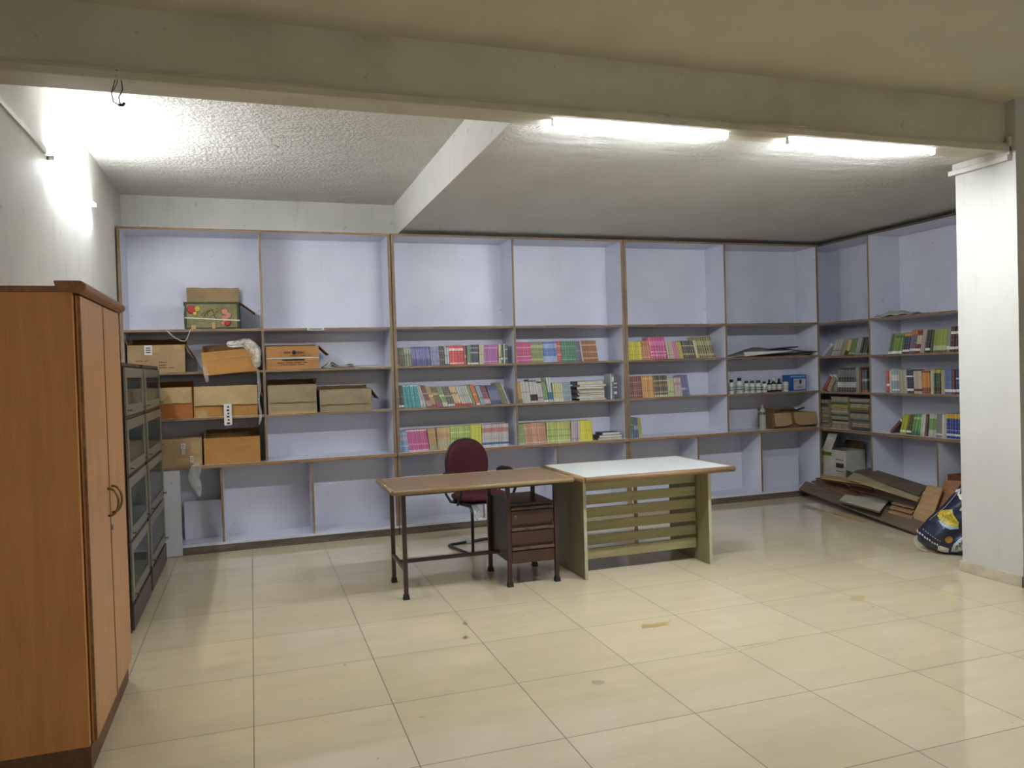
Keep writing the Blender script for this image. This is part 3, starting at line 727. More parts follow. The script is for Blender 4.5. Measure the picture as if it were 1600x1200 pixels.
# plastic bags
def crumple(name, label, pts, rads, mat, cat='plastic bag', seed=3, flat=.5, jit=.012):
    rnd = random.Random(seed); b = MB(); seg = 14
    b.tube(pts, rads, seg, flat=flat)
    b.v = [(x+rnd.uniform(-1, 1)*jit, y+rnd.uniform(-.8, .8)*jit, z+rnd.uniform(-1, 1)*jit) for x, y, z in b.v]
    o = b.build(name, mat); sb = o.modifiers.new('sub', 'SUBSURF'); sb.levels = 1; sb.render_levels = 2
    return tag(o, label, cat)
crumple('plastic_bag', 'crumpled translucent bag draped over the tilted carton on the second shelf', [(-.20, 7.20, 1.80), (-.10, 7.18, 1.79), (-.04, 7.14, 1.82), (.0, 7.125, 1.78), (.035, 7.115, 1.72), (.05, 7.115, 1.64), (.06, 7.12, 1.58)], [.012, .03, .035, .055, .06, .055, .02], FILM, seed=5, jit=.024)
crumple('plastic_strip', 'twisted clear plastic strip dangling in front of the third shelf divider', [(.055, 7.12, 1.58), (.06, 7.12, 1.50), (.07, 7.125, 1.42), (.055, 7.12, 1.34), (.06, 7.12, 1.25), (.075, 7.12, 1.17), (.05, 7.12, 1.08)], [.018, .016, .012, .007, .010, .012, .008], FILM2, 'plastic strip', 8)
crumple('plastic_scrap', 'clear torn plastic hanging from the far left carton', [(-.37, 7.14, 1.62), (-.36, 7.13, 1.57), (-.365, 7.13, 1.52), (-.35, 7.13, 1.47)], [.02, .03, .02, .018], FILM2, 'plastic scrap', 4)
crumple('plastic_wrap', 'clear crumpled plastic wrap hanging below the counter at far left', [(-.46, 7.13, .80), (-.47, 7.115, .74), (-.50, 7.12, .68), (-.48, 7.12, .62), (-.46, 7.12, .55), (-.455, 7.12, .50)], [.02, .05, .075, .06, .03, .008], FILM2, 'plastic wrap', 9, jit=.022)
# ------------------------------------------------------------------ bottles, box and papers in the right bay of the back wall
AMBER = glass_mat('dark_amber_glass', (30, 18, 12), .96); WHITEPL = plain('white_plastic', (216, 220, 218), .35)
CLEARPL = glass_mat('clear_plastic', (200, 205, 198), .45); GREENCAP = plain('green_cap', (24, 92, 66), .4); LABELW = plain('bottle_label', (196, 200, 188), .6)
def bottle(px, wpx, h, kind, label):
    p = at(px, 612, 1, 7.26); r = wpx/2/148*.98
    rt = empty('bottle', (p.x, 7.26, S2-.005+(S3-S2)), label, 'bottle', 'bottles in a row on the shelf in the last bay of the back wall')
    rt.location.z = S3
    body = {'w': WHITEPL, 'c': WHITEPL, 'g': WHITEPL, 'd': AMBER, 'j': WHITEPL}[kind]
    hb = h*(.80 if kind != 'j' else .9)
    b = MB()
    if kind == 'd': prof = [(r*.9, 0), (r, .004), (r, hb*.72), (r*.85, hb*.84), (r*.38, hb*.95), (r*.36, hb)]
    elif kind == 'j': prof = [(r*.95, 0), (r, .004), (r, hb)]
    else: prof = [(r*.92, 0), (r, .005), (r, hb*.86), (r*.82, hb*.95), (r*.5, hb), (r*.48, hb*1.02)]
    b.lathe(prof, seg=16); b.build('glass_body' if kind == 'd' else 'body', body, rt)
    cr = {'w': r*.55, 'c': r*.6, 'g': r*.72, 'd': r*.45, 'j': r*1.02}[kind]
    cm = {'w': BLACKPL, 'c': BLACKPL, 'g': GREENCAP, 'd': BLACKPL if px != 1209 else WHITEPL, 'j': PAPERW}[kind]
    b = MB(); b.lathe([(cr, hb*.99), (cr, h-.003), (cr*.9, h)], seg=14); b.build('cap', cm, rt)
    b = MB(); b.lathe([(r+.0006, hb*.2), (r+.0008, hb*.22), (r+.0008, hb*.7), (r+.0006, hb*.72)], seg=16)
    lb = b.build('bottle_label', LABELW, rt)
    b = MB(); b.lathe([(r+.0014, hb*(.28)), (r+.0014, hb*.34)], seg=16); b.lathe([(r+.0014, hb*.5), (r+.0014, hb*.54)], seg=16); b.build('print', BLACKPL if kind in 'wcg' else plain('print_ochre', (170, 150, 70), .6), lb)
    return rt
bottle(1143, 9, .155, 'c', 'leftmost white bottle with a black cap, against the divider')
bottle(1155.5, 12, .17, 'w', 'largest white bottle with black cap, second from left in the bottle row')
bottle(1166.5, 9, .135, 'g', 'first from left of three green-capped white bottles')
bottle(1175.5, 9, .135, 'g', 'middle one of three green-capped white bottles')
bottle(1185, 10, .135, 'g', 'rightmost of three green-capped white bottles')
bottle(1194.5, 9, .12, 'c', 'small white bottle with black cap between green-capped and dark bottles')
bottle(1202, 8, .14, 'd', 'leftmost of three dark amber bottles on the shelf')
bottle(1209, 9, .15, 'd', 'middle dark amber bottle with a white cap')
bottle(1217.5, 9, .145, 'd', 'rightmost of three dark amber bottles, beside the white tub')
bottle(1227.5, 10, .105, 'j', 'short white tub at the right end of the bottle row')
# blue picture carton
rt = empty('picture_box', (at(1247, 612, 1, 7.28).x, 7.28, S3), 'small bright blue box with a picture panel, right of the bottles', 'box')
MB().box(-.115, 0, 0, .115, .12, .18).build('carton', plain('blue_card', (34, 92, 160), .4), rt, .002)
q = MB().box(-.058, -.002, .012, .105, -.0005, .135); pp = q.build('picture_panel', paint('picture_print', (184, 188, 190), (150, 160, 176), .5, 20), rt)
q = MB().tube([(.02, -.004, .10), (.03, -.004, .10)], .024, 12); q.box(-.02, -.005, .03, .06, -.003, .05, 1); q.box(-.05, -.005, .10, -.015, -.003, .107, 2)
q.build('printed_shapes', [plain('print_dark', (60, 50, 50), .5), plain('print_tan', (180, 160, 120), .5), plain('print_rose', (190, 80, 80), .5)], pp)
MB().box(-.10, -.003, .152, .10, -.001, .168).build('print', plain('light_blue_print', (120, 170, 215), .5), rt)
# water bottle
p = at(1192, 671, 1, 7.22); wb = empty('water_bottle', (p.x, 7.22, SC), 'clear empty plastic water bottle standing on the counter left of the open carton', 'water bottle')
prof = [(.034, 0), (.038, .006)]
for i in range(9): prof += [(.038, .014+i*.017), (.035, .022+i*.017)]
prof += [(.038, .17), (.037, .195), (.026, .222), (.013, .24), (.013, .25)]
MB().lathe(prof, seg=20).build('body', CLEARPL, wb); MB().lathe([(.0385, .168), (.0388, .17), (.0388, .195), (.038, .197)], seg=20).build('bottle_label', plain('smoky_label', (90, 84, 78), .4), wb)
MB().lathe([(.0145, .248), (.0145, .268), (.013, .27)], seg=16).build('cap', plain('tan_cap', (176, 148, 118), .5), wb)
# carton with two front flaps on the counter
cb = empty('cardboard_box', (5.70, 7.20, SC), 'low brown carton with two flaps hanging forward, on the counter beside the water bottle', 'cardboard box')
b = MB(); W, D, h, t = .56, .27, .17, .006
for a in ((-W/2, 0, 0, W/2, D, t), (-W/2, 0, t, W/2, t, h), (-W/2, D-t, t, W/2, D, h), (-W/2, t, t, -W/2+t, D-t, h), (W/2-t, t, t, W/2, D-t, h)): b.box(*a)
b.build('carton', CB_DK, cb, .002)
for (xa, xb) in ((-.27, -.055), (-.01, .285)):
    f = MB(); n = 8
    for i in range(n+1):
        u = i/n; x = xa+(xb-xa)*u
        lo = .03+(.025*max(0, (u-.6)/.4)**2 if xa < -.1 else .03*max(0, (.25-u)/.25)**2)
        f.v += [(x, -.004, h+.002), (x, -.010, h+.004), (x, -.028, lo), (x, -.034, lo)]
    for i in range(n):
        p_ = 4*i; q_ = p_+4; f.face((p_+1, p_+3, q_+3, q_+1)); f.face((p_, q_, q_+2, p_+2)); f.face((p_+2, q_+2, q_+3, p_+3)); f.face((p_, p_+1, q_+1, q_))
    f.face((0, 2, 3, 1)); e_ = 4*n; f.face((e_, e_+1, e_+3, e_+2)); f.build('flap', CB_TAN, cb)
fl_ = flap_mesh(.5, .09).build('flap', CB_DK, cb); fl_.location = (0, D, h); fl_.rotation_euler = (R(35), 0, 0)
q = MB().tube([(-.20, .05, h+.015), (-.08, .07, h+.028), (.08, .06, h+.02), (.2, .08, h+.045)], .012, 8, flat=.5); q.build('black_strap', BLACKPL, cb)
# papers and black folder on the upper shelf of the last bay
rt = empty('folder', (5.45, 7.17, S2), 'black folder under cardboard at the back of the shelf above the bottles', 'folder')
MB().slab([(-.12, .12, .07), (.40, .12, .105), (.42, .30, .11), (-.10, .30, .075)], .012).build('cover', BLACKPL, rt)
MB().slab([(.22, -.01, .055), (.56, .0, .045), (.57, .26, .06), (.25, .26, .09)], .006).build('cardboard_sheet', CB_DK, rt)
MB().slab([(-.10, .05, .012), (.50, .02, .03), (.52, .24, .035), (-.05, .25, .02)], .01).build('grey_board', plain('dark_grey_board', (70, 66, 62), .6), rt)
b = MB(); n = 12
for i in range(n+1):
    u = i/n; x = 4.90+.78*u; zt = S2+.008+.10*math.sin(min(1, u/.62)*math.pi/2)**1.4*(1 if u < .5 else 1-(u-.5)*1.0)
    b.v += [(x, 7.13+.02*u, S2+.006+.035*u), (x, 7.13+.02*u, S2+.012+.035*u), (x+.03, 7.38, zt), (x+.03, 7.38, zt+.006)]
for i in range(n):
    p_ = 4*i; q_ = p_+4; b.face((p_+1, q_+1, q_+3, p_+3), 0, True); b.face((p_, p_+2, q_+2, q_), 0, True); b.face((p_, q_, q_+1, p_+1)); b.face((p_+2, p_+3, q_+3, q_+2))
b.face((0, 1, 3, 2)); e_ = 4*n; b.face((e_, e_+2, e_+3, e_+1))
o = b.build('grey_sheet', plain('grey_sheet_paper', (150, 148, 140), .6)); o.name = 'paper_sheet'; tag(o, 'large grey paper sheet sagging over the shelf above the bottles', 'paper')
b = MB(); b.slab([(5.03, 7.128, S2+.006), (5.62, 7.135, S2+.048), (5.68, 7.16, S2+.060), (5.03, 7.15, S2+.052)], .003)
tag(b.build('paper_sheet', PAPERW), 'bright white paper strip at the front of the grey sheet above the bottles', 'paper')
# ------------------------------------------------------------------ books
bookmats = {}
def bmat(c, bands):
    key = (c, bands)
    if key in bookmats: return bookmats[key]
    m, n = newmat('book_cover')
    tc = n.new('ShaderNodeTexCoord'); sep = n.new('ShaderNodeSeparateXYZ'); n.link(tc.outputs['UV'], sep.inputs[0])
    stops = [(0.0, lin(c))]
    for (a, b_, cc) in sorted(bands): stops += [(a, lin(cc)), (b_, lin(c))]
    col = n.ramp(sep.outputs[1], stops, 'CONSTANT')
    lum = sum(c)/3; ink = (235, 232, 222) if lum < 130 else (96, 84, 80)
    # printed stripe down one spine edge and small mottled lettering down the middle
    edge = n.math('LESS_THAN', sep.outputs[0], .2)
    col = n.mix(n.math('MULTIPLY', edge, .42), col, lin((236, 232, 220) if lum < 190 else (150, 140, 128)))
    mp = n.coord('UV', (3, 26, 1))
    f = n.ramp(n.noise(mp, 1.6, 3, .6), [(.54, g1(0)), (.60, g1(.6))])
    mid = n.math('COMPARE', sep.outputs[0], .56, .24)
    col = n.mix(n.math('MULTIPLY', f, mid), col, lin(ink))
    oi = n.new('ShaderNodeObjectInfo')
    hs = n.new('ShaderNodeHueSaturation'); n.link(col, hs.inputs['Color'])
    n.link(n.math('ADD', .84, n.math('MULTIPLY', oi.outputs['Random'], .26)), hs.inputs['Value'])
    n.link(hs.outputs[0], n.b.inputs['Base Color']); n.b.inputs['Roughness'].default_value = .38
    bookmats[key] = m; return m
def book_mesh(t, h, d, mat):
    b = MB(); c = min(.0016, t*.2); e = .003; r = t*.24
    # spine + two covers as one U, pages inset
    b.v = [(0, r, 0), (r, 0, 0), (t-r, 0, 0), (t, r, 0), (t, d, 0), (t-c, d, 0), (t-c, 2*r, 0), (c, 2*r, 0), (c, d, 0), (0, d, 0)]
    k = len(b.v); b.v += [(x, y, h) for x, y, z in b.v]
    for i in range(k): j = (i+1) % k; b.face((i, j, k+j, k+i))
    for z, rev in ((0, True), (k, False)):
        for q in ((0, 1, 2, 3), (0, 3, 6, 7), (3, 4, 5, 6), (0, 7, 8, 9)):
            idx = [z+i for i in q]; b.face(reversed(idx) if rev else idx)
    b.box(c*.6, 2*r+.0005, e, t-c*.6, d-e, h-e, 1)
    b.uv = [(x/t, z/h) for x, y, z in b.v]
    return b.mesh('book', [mat, PAGES])
ORD = ['first', 'second', 'third', 'fourth', 'fifth', 'sixth', 'seventh', 'eighth', 'ninth', 'tenth', 'eleventh', 'twelfth', 'thirteenth', 'fourteenth', 'fifteenth', 'sixteenth', 'seventeenth', 'eighteenth', 'nineteenth', 'twentieth']
NUM = ['zero', 'one', 'two', 'three', 'four', 'five', 'six', 'seven', 'eight', 'nine', 'ten', 'eleven', 'twelve', 'thirteen', 'fourteen', 'fifteen', 'sixteen', 'seventeen', 'eighteen', 'nineteen', 'twenty']
BOOKS = []   # (area, mesh, location, ry, rz, label, group)
def book_row(origin, sc, z, shelf, runs, side='y', yfront=7.195, depth=.15):
    """runs: (x0, x1, count, height_px, colour, bands, lean_deg, description); x in zoomed picture units, measured where the books stand"""
    for (xa, xb, n, hp, colr, bands, lean, desc) in runs:
        pa, pb = origin[0]+xa/sc[0], origin[0]+xb/sc[0]; yp = origin[1]
        if side == 'y':
            A = at(pa, yp, 1, yfront); B = at(pb, yp, 1, yfront); L = B.x-A.x; dist = A.length
            px_m = FPX/(Vector((A.x, yfront, z))-Vector((0, 0, CAMZ))).dot(FW)
        else:
            A = at(pa, yp, 0, yfront); B = at(pb, yp, 0, yfront); L = A.y-B.y
            px_m = FPX/(Vector((yfront, A.y, z))-Vector((0, 0, CAMZ))).dot(FW)
        h = hp/sc[0]/px_m; th = R(lean); pitch = L/n; t = pitch*abs(math.cos(th))*.945
        if lean: h = h/math.cos(th)*.985
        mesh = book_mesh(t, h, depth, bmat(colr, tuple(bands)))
        for i in range(n):
            s = i*pitch
            # leaning right (lean>0): pivot on the lower right corner
            dz = t*math.sin(th) if th > 0 else 0
            jy = random.uniform(0, .008)
            if side == 'y': loc = (A.x+s+(0 if th <= 0 else pitch*.0), yfront+jy, z+dz+.0005); rz = 0
            else: loc = (yfront+jy, A.y-s, z+dz+.0005); rz = -math.pi/2
            word = desc if n > 1 else desc
            if n == 1: lab = 'the '+desc+', '+shelf
            elif n == 2: lab = ('left' if i == 0 else 'right')+' one of two '+desc+', '+shelf
            elif i == n-1: lab = 'rightmost of '+NUM[n]+' '+desc+', '+shelf
            elif i == 0: lab = 'leftmost of '+NUM[n]+' '+desc+', '+shelf
            else: lab = ORD[i]+' from left of '+NUM[n]+' '+desc+', '+shelf
            area = t*h*px_m*px_m*(1 if side == 'y' else .8)
            BOOKS.append((area, mesh, loc, th, rz, lab, 'books on the '+shelf))
W_ = (232, 230, 222); K_ = (30, 28, 34)
c3 = lambda row, runs, z, sh: book_row((610, row), (5.715,), z, sh, runs)
# first book bay, three rows
c3(572, [
 (64, 92, 2, 168, (62, 66, 50), [(.0, .08, (150, 150, 130)), (.4, .5, (110, 110, 84))], -4, 'dark olive books'),
 (92, 132, 2, 166, (70, 72, 58), [(.6, .8, (104, 104, 84))], -5, 'grey-olive books'),
 (134, 200, 3, 168, (108, 112, 92), [(.68, .95, (160, 162, 142))], -5, 'pale-topped grey-green books'),
 (202, 366, 9, 172, (52, 44, 128), [(.3, .36, (70, 60, 150)), (.36, .90, (120, 116, 178))], -6, 'navy and lavender striped books'),
 (368, 446, 5, 168, (150, 152, 186), [(.2, .24, (110, 112, 150)), (.7, .74, (116, 118, 156))], -4, 'plain lavender-grey books'),
 (448, 490, 3, 172, (40, 42, 42), [(.25, .32, (150, 130, 70)), (.7, .78, (150, 132, 76))], -3, 'black and gold books'),
 (492, 532, 2, 158, (192, 204, 206), [(.0, .06, K_), (.5, .56, (140, 160, 170))], -2, 'pale blue-white books'),
 (536, 666, 5, 176, (206, 34, 44), [(.72, .84, (240, 220, 214)), (.05, .1, (240, 210, 200))], -3, 'bright red books'),
 (668, 690, 1, 172, (118, 22, 48), [(.35, .5, (196, 130, 140))], -2, 'dark crimson book'),
 (692, 720, 2, 170, (120, 160, 116), [(.0, .1, W_)], 0, 'light green books'),
 (722, 794, 5, 176, (36, 42, 70), [(.0, .08, W_), (.55, .62, (180, 180, 196)), (.8, .86, (150, 150, 170))], 0, 'black and navy books'),
 (798, 842, 3, 176, (206, 202, 182), [(.45, .5, (170, 164, 140))], 0, 'cream books'),
 (844, 966, 7, 172, (176, 96, 166), [(.1, .14, (214, 170, 206)), (.8, .86, (214, 170, 206))], 0, 'pinkish purple books'),
 (970, 992, 2, 172, (214, 210, 160), [(.3, .36, (150, 150, 90))], 0, 'pale yellow books'),
 (994, 1014, 1, 172, (48, 80, 62), [(.2, .3, W_)], 0, 'dark green single book'),
 (1016, 1024, 1, 172, W_, [], 0, 'thin white book'),
 (1026, 1052, 2, 170, (42, 66, 54), [(.2, .3, (180, 186, 170)), (.7, .76, (180, 186, 170))], 0, 'blackish green end books')],
 S2, 'top book row, first book bay')
c3(634, [
 (76, 128, 2, 208, (58, 62, 60), [(.05, .14, W_), (.5, .55, (120, 120, 110))], -4, 'blackish patterned books'),
 (132, 274, 4, 208, (34, 150, 156), [(.94, .99, (180, 220, 220)), (.3, .33, (24, 110, 118))], -7, 'thick teal books'),
 (276, 330, 2, 204, (172, 174, 172), [(.1, .3, (196, 198, 192))], -13, 'light grey books'),
 (334, 380, 3, 196, (116, 56, 60), [(.05, .3, (190, 150, 150)), (.6, .66, (200, 160, 150))], -19, 'maroon striped leaning books'),
 (382, 420, 2, 182, (190, 160, 118), [(.0, .12, (150, 50, 60)), (.5, .6, (230, 214, 180))], -20, 'cream and red leaning books'),
 (422, 472, 3, 178, (126, 98, 74), [(.0, .16, (170, 60, 110)), (.6, .7, (206, 190, 150))], -20, 'brown leaning books'),
 (474, 522, 3, 178, (122, 150, 104), [(.0, .2, (210, 206, 180)), (.5, .6, (200, 214, 160))], -20, 'sage green leaning books'),
 (524, 584, 3, 176, (88, 84, 76), [(.0, .1, (220, 220, 210)), (.5, .56, (190, 180, 150))], -20, 'dark grey-brown leaning books'),
 (586, 644, 3, 178, (214, 190, 148), [(.0, .13, (196, 60, 50)), (.6, .7, (180, 110, 70))], -20, 'cream red-footed leaning books'),
 (646, 744, 5, 176, (206, 204, 198), [(.0, .1, (196, 70, 66)), (.5, .56, (170, 170, 160))], -20, 'whitish leaning books'),
 (746, 772, 1, 182, (112, 124, 70), [], -20, 'moss green leaning book'),
 (774, 812, 2, 184, (206, 104, 44), [(.0, .08, W_), (.5, .55, (230, 190, 120))], -20, 'orange leaning books'),
 (814, 852, 2, 170, (156, 186, 196), [(.3, .4, (100, 150, 170))], -18, 'pale cyan leaning books'),
 (854, 908, 4, 172, (122, 30, 70), [(.05, .3, (214, 180, 190)), (.6, .64, (190, 120, 140))], -20, 'wine red leaning books'),
 (910, 1000, 6, 170, (52, 62, 128), [(.0, .2, (34, 44, 110)), (.2, .75, (120, 126, 166))], -17, 'navy patterned leaning books'),
 (1004, 1052, 3, 188, (104, 102, 54), [(.7, .74, (150, 148, 90))], -20, 'tall olive leaning books'),
 (1054, 1068, 1, 168, (206, 206, 208), [], -20, 'thin white leaning book'),
 (1070, 1082, 1, 150, (44, 58, 96), [], -18, 'dark blue last book')],
 S3, 'middle book row, first book bay')
c3(703, [
 (84, 168, 4, 194, (120, 160, 196), [(.25, .3, (190, 210, 226)), (.55, .7, (196, 170, 190)), (.8, .9, (160, 186, 206))], -6, 'light blue books'),
 (170, 356, 9, 196, (192, 88, 140), [(.0, .07, (232, 190, 206)), (.3, .36, (220, 150, 180)), (.93, .99, (240, 210, 220))], -8, 'pink books'),
 (358, 424, 4, 196, (196, 160, 112), [(.0, .2, (172, 178, 140)), (.8, .9, (214, 180, 90))], -6, 'tan and orange books'),
 (426, 540, 7, 200, (196, 168, 128), [(.15, .35, (176, 180, 150)), (.55, .75, (190, 140, 100)), (.8, .92, (210, 180, 110))], -1, 'beige books'),
 (542, 722, 9, 204, (168, 190, 98), [(.12, .16, (214, 224, 170)), (.4, .5, (130, 160, 80)), (.7, .75, (216, 222, 160))], 0, 'light green books'),
 (724, 820, 6, 204, (214, 214, 70), [(.5, .54, (190, 190, 50))], 0, 'lemon yellow books'),
 (824, 1060, 14, 200, (214, 206, 204), [(.1, .2, (60, 120, 170)), (.35, .38, (170, 180, 200)), (.65, .85, (206, 140, 134))], 0, 'white red-blue banded books')],
 SC, 'lowest book row, first book bay')
c4 = lambda row, runs, z, sh: book_row((795, row), (5.715,), z, sh, runs)
c4(568, [
 (74, 206, 8, 190, (196, 40, 120), [(.12, .16, (232, 150, 190)), (.28, .33, (236, 160, 196)), (.7, .76, (232, 150, 190))], -1, 'magenta books'),
 (208, 312, 7, 188, (124, 130, 60), [(.1, .2, (176, 180, 110)), (.5, .56, (160, 160, 90)), (.7, .85, (180, 186, 120))], -2, 'olive green books'),
 (314, 440, 7, 186, (50, 100, 176), [(.0, .3, (150, 170, 206)), (.1, .14, (60, 100, 180)), (.68, .9, (140, 160, 206))], -3, 'blue books'),
 (442, 480, 2, 190, (196, 66, 70), [(.3, .4, (214, 140, 130)), (.7, .8, (220, 150, 140))], -6, 'coral red books'),
 (482, 612, 8, 188, (34, 120, 80), [(.1, .13, (130, 190, 150)), (.7, .74, (110, 170, 130))], -4, 'emerald green books'),
 (614, 658, 3, 184, (92, 84, 118), [(.5, .56, (140, 130, 160))], -6, 'grey-purple books'),
 (660, 672, 1, 184, (214, 210, 200), [], -8, 'slim white book'),
 (674, 804, 9, 186, (142, 72, 36), [(.12, .17, (220, 170, 110)), (.4, .46, (200, 140, 80)), (.75, .82, (220, 170, 110))], -8, 'chestnut brown books')],
 S2, 'top book row, second book bay')
c4(628, [
 (92, 124, 2, 190, (214, 168, 96), [(.0, .2, (120, 124, 80))], -4, 'amber books'),
 (126, 200, 5, 192, (216, 212, 206), [(.5, .54, (170, 160, 150))], -6, 'thin white books'),
 (202, 268, 4, 212, (206, 204, 200), [(.08, .35, (54, 52, 60)), (.9, .95, K_)], -5, 'black-footed white books'),
 (270, 318, 3, 172, (214, 204, 200), [(.2, .26, (150, 90, 100))], -9, 'whitish pink books'),
 (320, 362, 2, 186, (104, 140, 80), [(.0, .1, W_), (.1, .16, (50, 90, 60))], -9, 'leaf green books'),
 (364, 402, 2, 222, (196, 206, 200), [(.1, .4, (60, 120, 150))], -8, 'tall teal-banded white books'),
 (404, 492, 5, 168, (212, 208, 156), [(.0, .18, (224, 224, 214)), (.45, .5, (190, 180, 130))], -4, 'creamy yellow books'),
 (494, 568, 5, 168, (136, 160, 170), [(.3, .34, (180, 196, 200)), (.6, .64, (180, 196, 200))], -6, 'steel blue books'),
 (914, 926, 1, 228, (196, 210, 214), [], 0, 'pale book beside the messy stack'),
 (928, 944, 1, 222, (50, 100, 140), [(.7, .9, W_)], 0, 'blue book beside the messy stack'),
 (946, 974, 2, 222, (34, 38, 50), [(.2, .3, W_), (.45, .5, W_), (.6, .66, (200, 200, 196))], 0, 'black upright books by the divider')],
 S3, 'middle book row, second book bay')
c4(689, [
 (94, 152, 4, 186, (150, 180, 122), [(.0, .1, (206, 220, 190)), (.5, .55, (190, 206, 150))], -5, 'pale green books'),
 (154, 348, 11, 190, (206, 152, 122), [(.05, .1, (226, 200, 180)), (.4, .44, (186, 124, 100)), (.75, .8, (226, 190, 160))], -6, 'salmon books'),
 (350, 560, 11, 188, (186, 200, 108), [(.08, .12, (226, 232, 190)), (.3, .36, (130, 160, 80)), (.6, .64, (130, 150, 70)), (.78, .86, (214, 190, 90))], -2, 'green and yellow books'),
 (562, 640, 4, 182, (200, 186, 194), [(.1, .16, (170, 150, 170)), (.5, .6, (210, 180, 190))], 0, 'lilac-white books'),
 (642, 756, 6, 184, (222, 214, 50), [(.5, .52, (190, 180, 40))], -5, 'vivid yellow books'),
 (758, 770, 1, 178, (210, 206, 196), [(.0, .3, (60, 56, 50))], -8, 'thin pale book against yellow ones')],
 SC, 'lowest book row, second book bay')
c5 = lambda row, runs, z, sh: book_row((970, row), (5,), z, sh, runs)
c5(564.5, [
 (58, 172, 7, 144, (214, 206, 46), [(.25, .3, (180, 170, 60)), (.7, .76, (190, 180, 70))], -5, 'canary yellow books'),
 (174, 242, 4, 148, (190, 112, 70), [(.1, .16, (214, 160, 130)), (.7, .9, (170, 90, 60))], -7, 'rust orange books'),
 (246, 370, 6, 176, (196, 42, 126), [(.15, .2, (230, 150, 190)), (.3, .36, (230, 150, 190)), (.62, .82, (222, 110, 170))], -9, 'tall magenta books'),
 (372, 422, 3, 136, (206, 202, 172), [(.2, .24, (160, 150, 110))], -9, 'ivory books'),
 (424, 462, 3, 134, (206, 122, 156), [], -12, 'rose pink books'),
 (464, 496, 2, 134, (190, 178, 70), [], -12, 'mustard books'),
 (498, 594, 6, 138, (36, 36, 38), [(.2, .28, (190, 170, 120)), (.7, .75, (206, 190, 140))], -13, 'black books'),
 (596, 616, 1, 138, (206, 206, 160), [], -14, 'pale green-yellow book'),
 (618, 746, 7, 166, (112, 112, 54), [(.12, .2, (176, 176, 120)), (.3, .45, (96, 98, 44)), (.6, .82, (160, 160, 100))], -15, 'tall olive books')],
 S2, 'top book row, third book bay')
c5(622.5, [
 (64, 176, 7, 170, (118, 58, 50), [(.1, .14, (190, 130, 120)), (.35, .4, (170, 110, 100)), (.7, .76, (180, 120, 110))], -3, 'brick red books'),
 (178, 270, 6, 172, (214, 160, 84), [(.3, .33, (180, 130, 70)), (.85, .9, (236, 200, 130))], -5, 'apricot books'),
 (272, 374, 7, 170, (38, 34, 36), [(.0, .1, (190, 190, 130)), (.2, .26, (190, 150, 120)), (.5, .6, (150, 110, 90)), (.72, .8, (190, 160, 130))], -4, 'pale-footed black books'),
 (376, 428, 4, 146, (196, 206, 146), [(.2, .3, (150, 170, 100))], -5, 'pistachio books'),
 (430, 484, 4, 146, (212, 196, 196), [(.6, .75, (206, 150, 160))], -6, 'pinkish white books'),
 (486, 524, 3, 162, (84, 66, 128), [(.3, .4, (180, 170, 206))], -8, 'violet books'),
 (526, 546, 2, 166, (60, 100, 156), [], -9, 'sky blue end books')],
 S3, 'middle book row, third book bay')
c5(681.5, [
 (68, 110, 3, 164, (30, 92, 60), [(.0, .2, (50, 120, 130)), (.6, .66, (120, 170, 140))], -3, 'dark green books'),
 (112, 146, 3, 158, (60, 84, 140), [(.4, .6, (170, 186, 206))], -5, 'blue and white books'),
 (148, 172, 2, 154, (172, 176, 62), [(.0, .16, (206, 196, 90))], -5, 'yellow-green books')],
 SC, 'lowest row, third book bay')
zc = [Z2-.02+T/2, Z3-.015+T/2, ZC]
def c6(row, runs, z, sh, o=(1260, 0), s=3.75): book_row((o[0], row), (s,), z, sh, runs, side='x', yfront=6.075, depth=.16)
c6(559, [
 (84, 110, 1, 60, (190, 192, 190), [], 52, 'grey book lying almost flat'),
 (140, 186, 3, 96, (172, 172, 164), [(.3, .36, (120, 120, 110))], 24, 'grey-white leaning books'),
 (188, 214, 2, 94, (150, 144, 128), [], 22, 'taupe leaning books'),
 (216, 238, 1, 92, (196, 180, 110), [(.0, .3, (90, 80, 50))], 22, 'cream-yellow leaning book'),
 (240, 276, 3, 96, (96, 118, 66), [(.1, .16, (190, 190, 150))], 20, 'green leaning books'),
 (278, 304, 2, 100, (160, 158, 146), [], 20, 'pale grey leaning books'),
 (306, 350, 3, 102, (48, 52, 44), [(.0, .12, (150, 150, 130))], 18, 'blackish leaning books')],
 zc[0], 'upper row, dark corner bay')
c6(614, [
 (90, 112, 1, 84, (150, 64, 40), [], 38, 'brick orange leaning book'),
 (114, 140, 1, 82, (160, 150, 130), [], 36, 'beige leaning book'),
 (152, 172, 1, 70, (140, 136, 120), [], 20, 'small grey leaning book'),
 (176, 286, 7, 142, (44, 46, 48), [(.18, .4, (170, 170, 166)), (.6, .9, (96, 98, 98))], 4, 'black-white patterned books'),
 (288, 306, 2, 146, (150, 146, 130), [], 0, 'buff upright books'),
 (308, 318, 1, 144, (120, 52, 34), [], 0, 'red-brown upright book'),
 (320, 352, 2, 130, (52, 66, 74), [(.0, .1, (160, 90, 50)), (.5, .6, (140, 150, 150))], 0, 'slate blue upright books')],
 zc[1], 'middle row, dark corner bay')
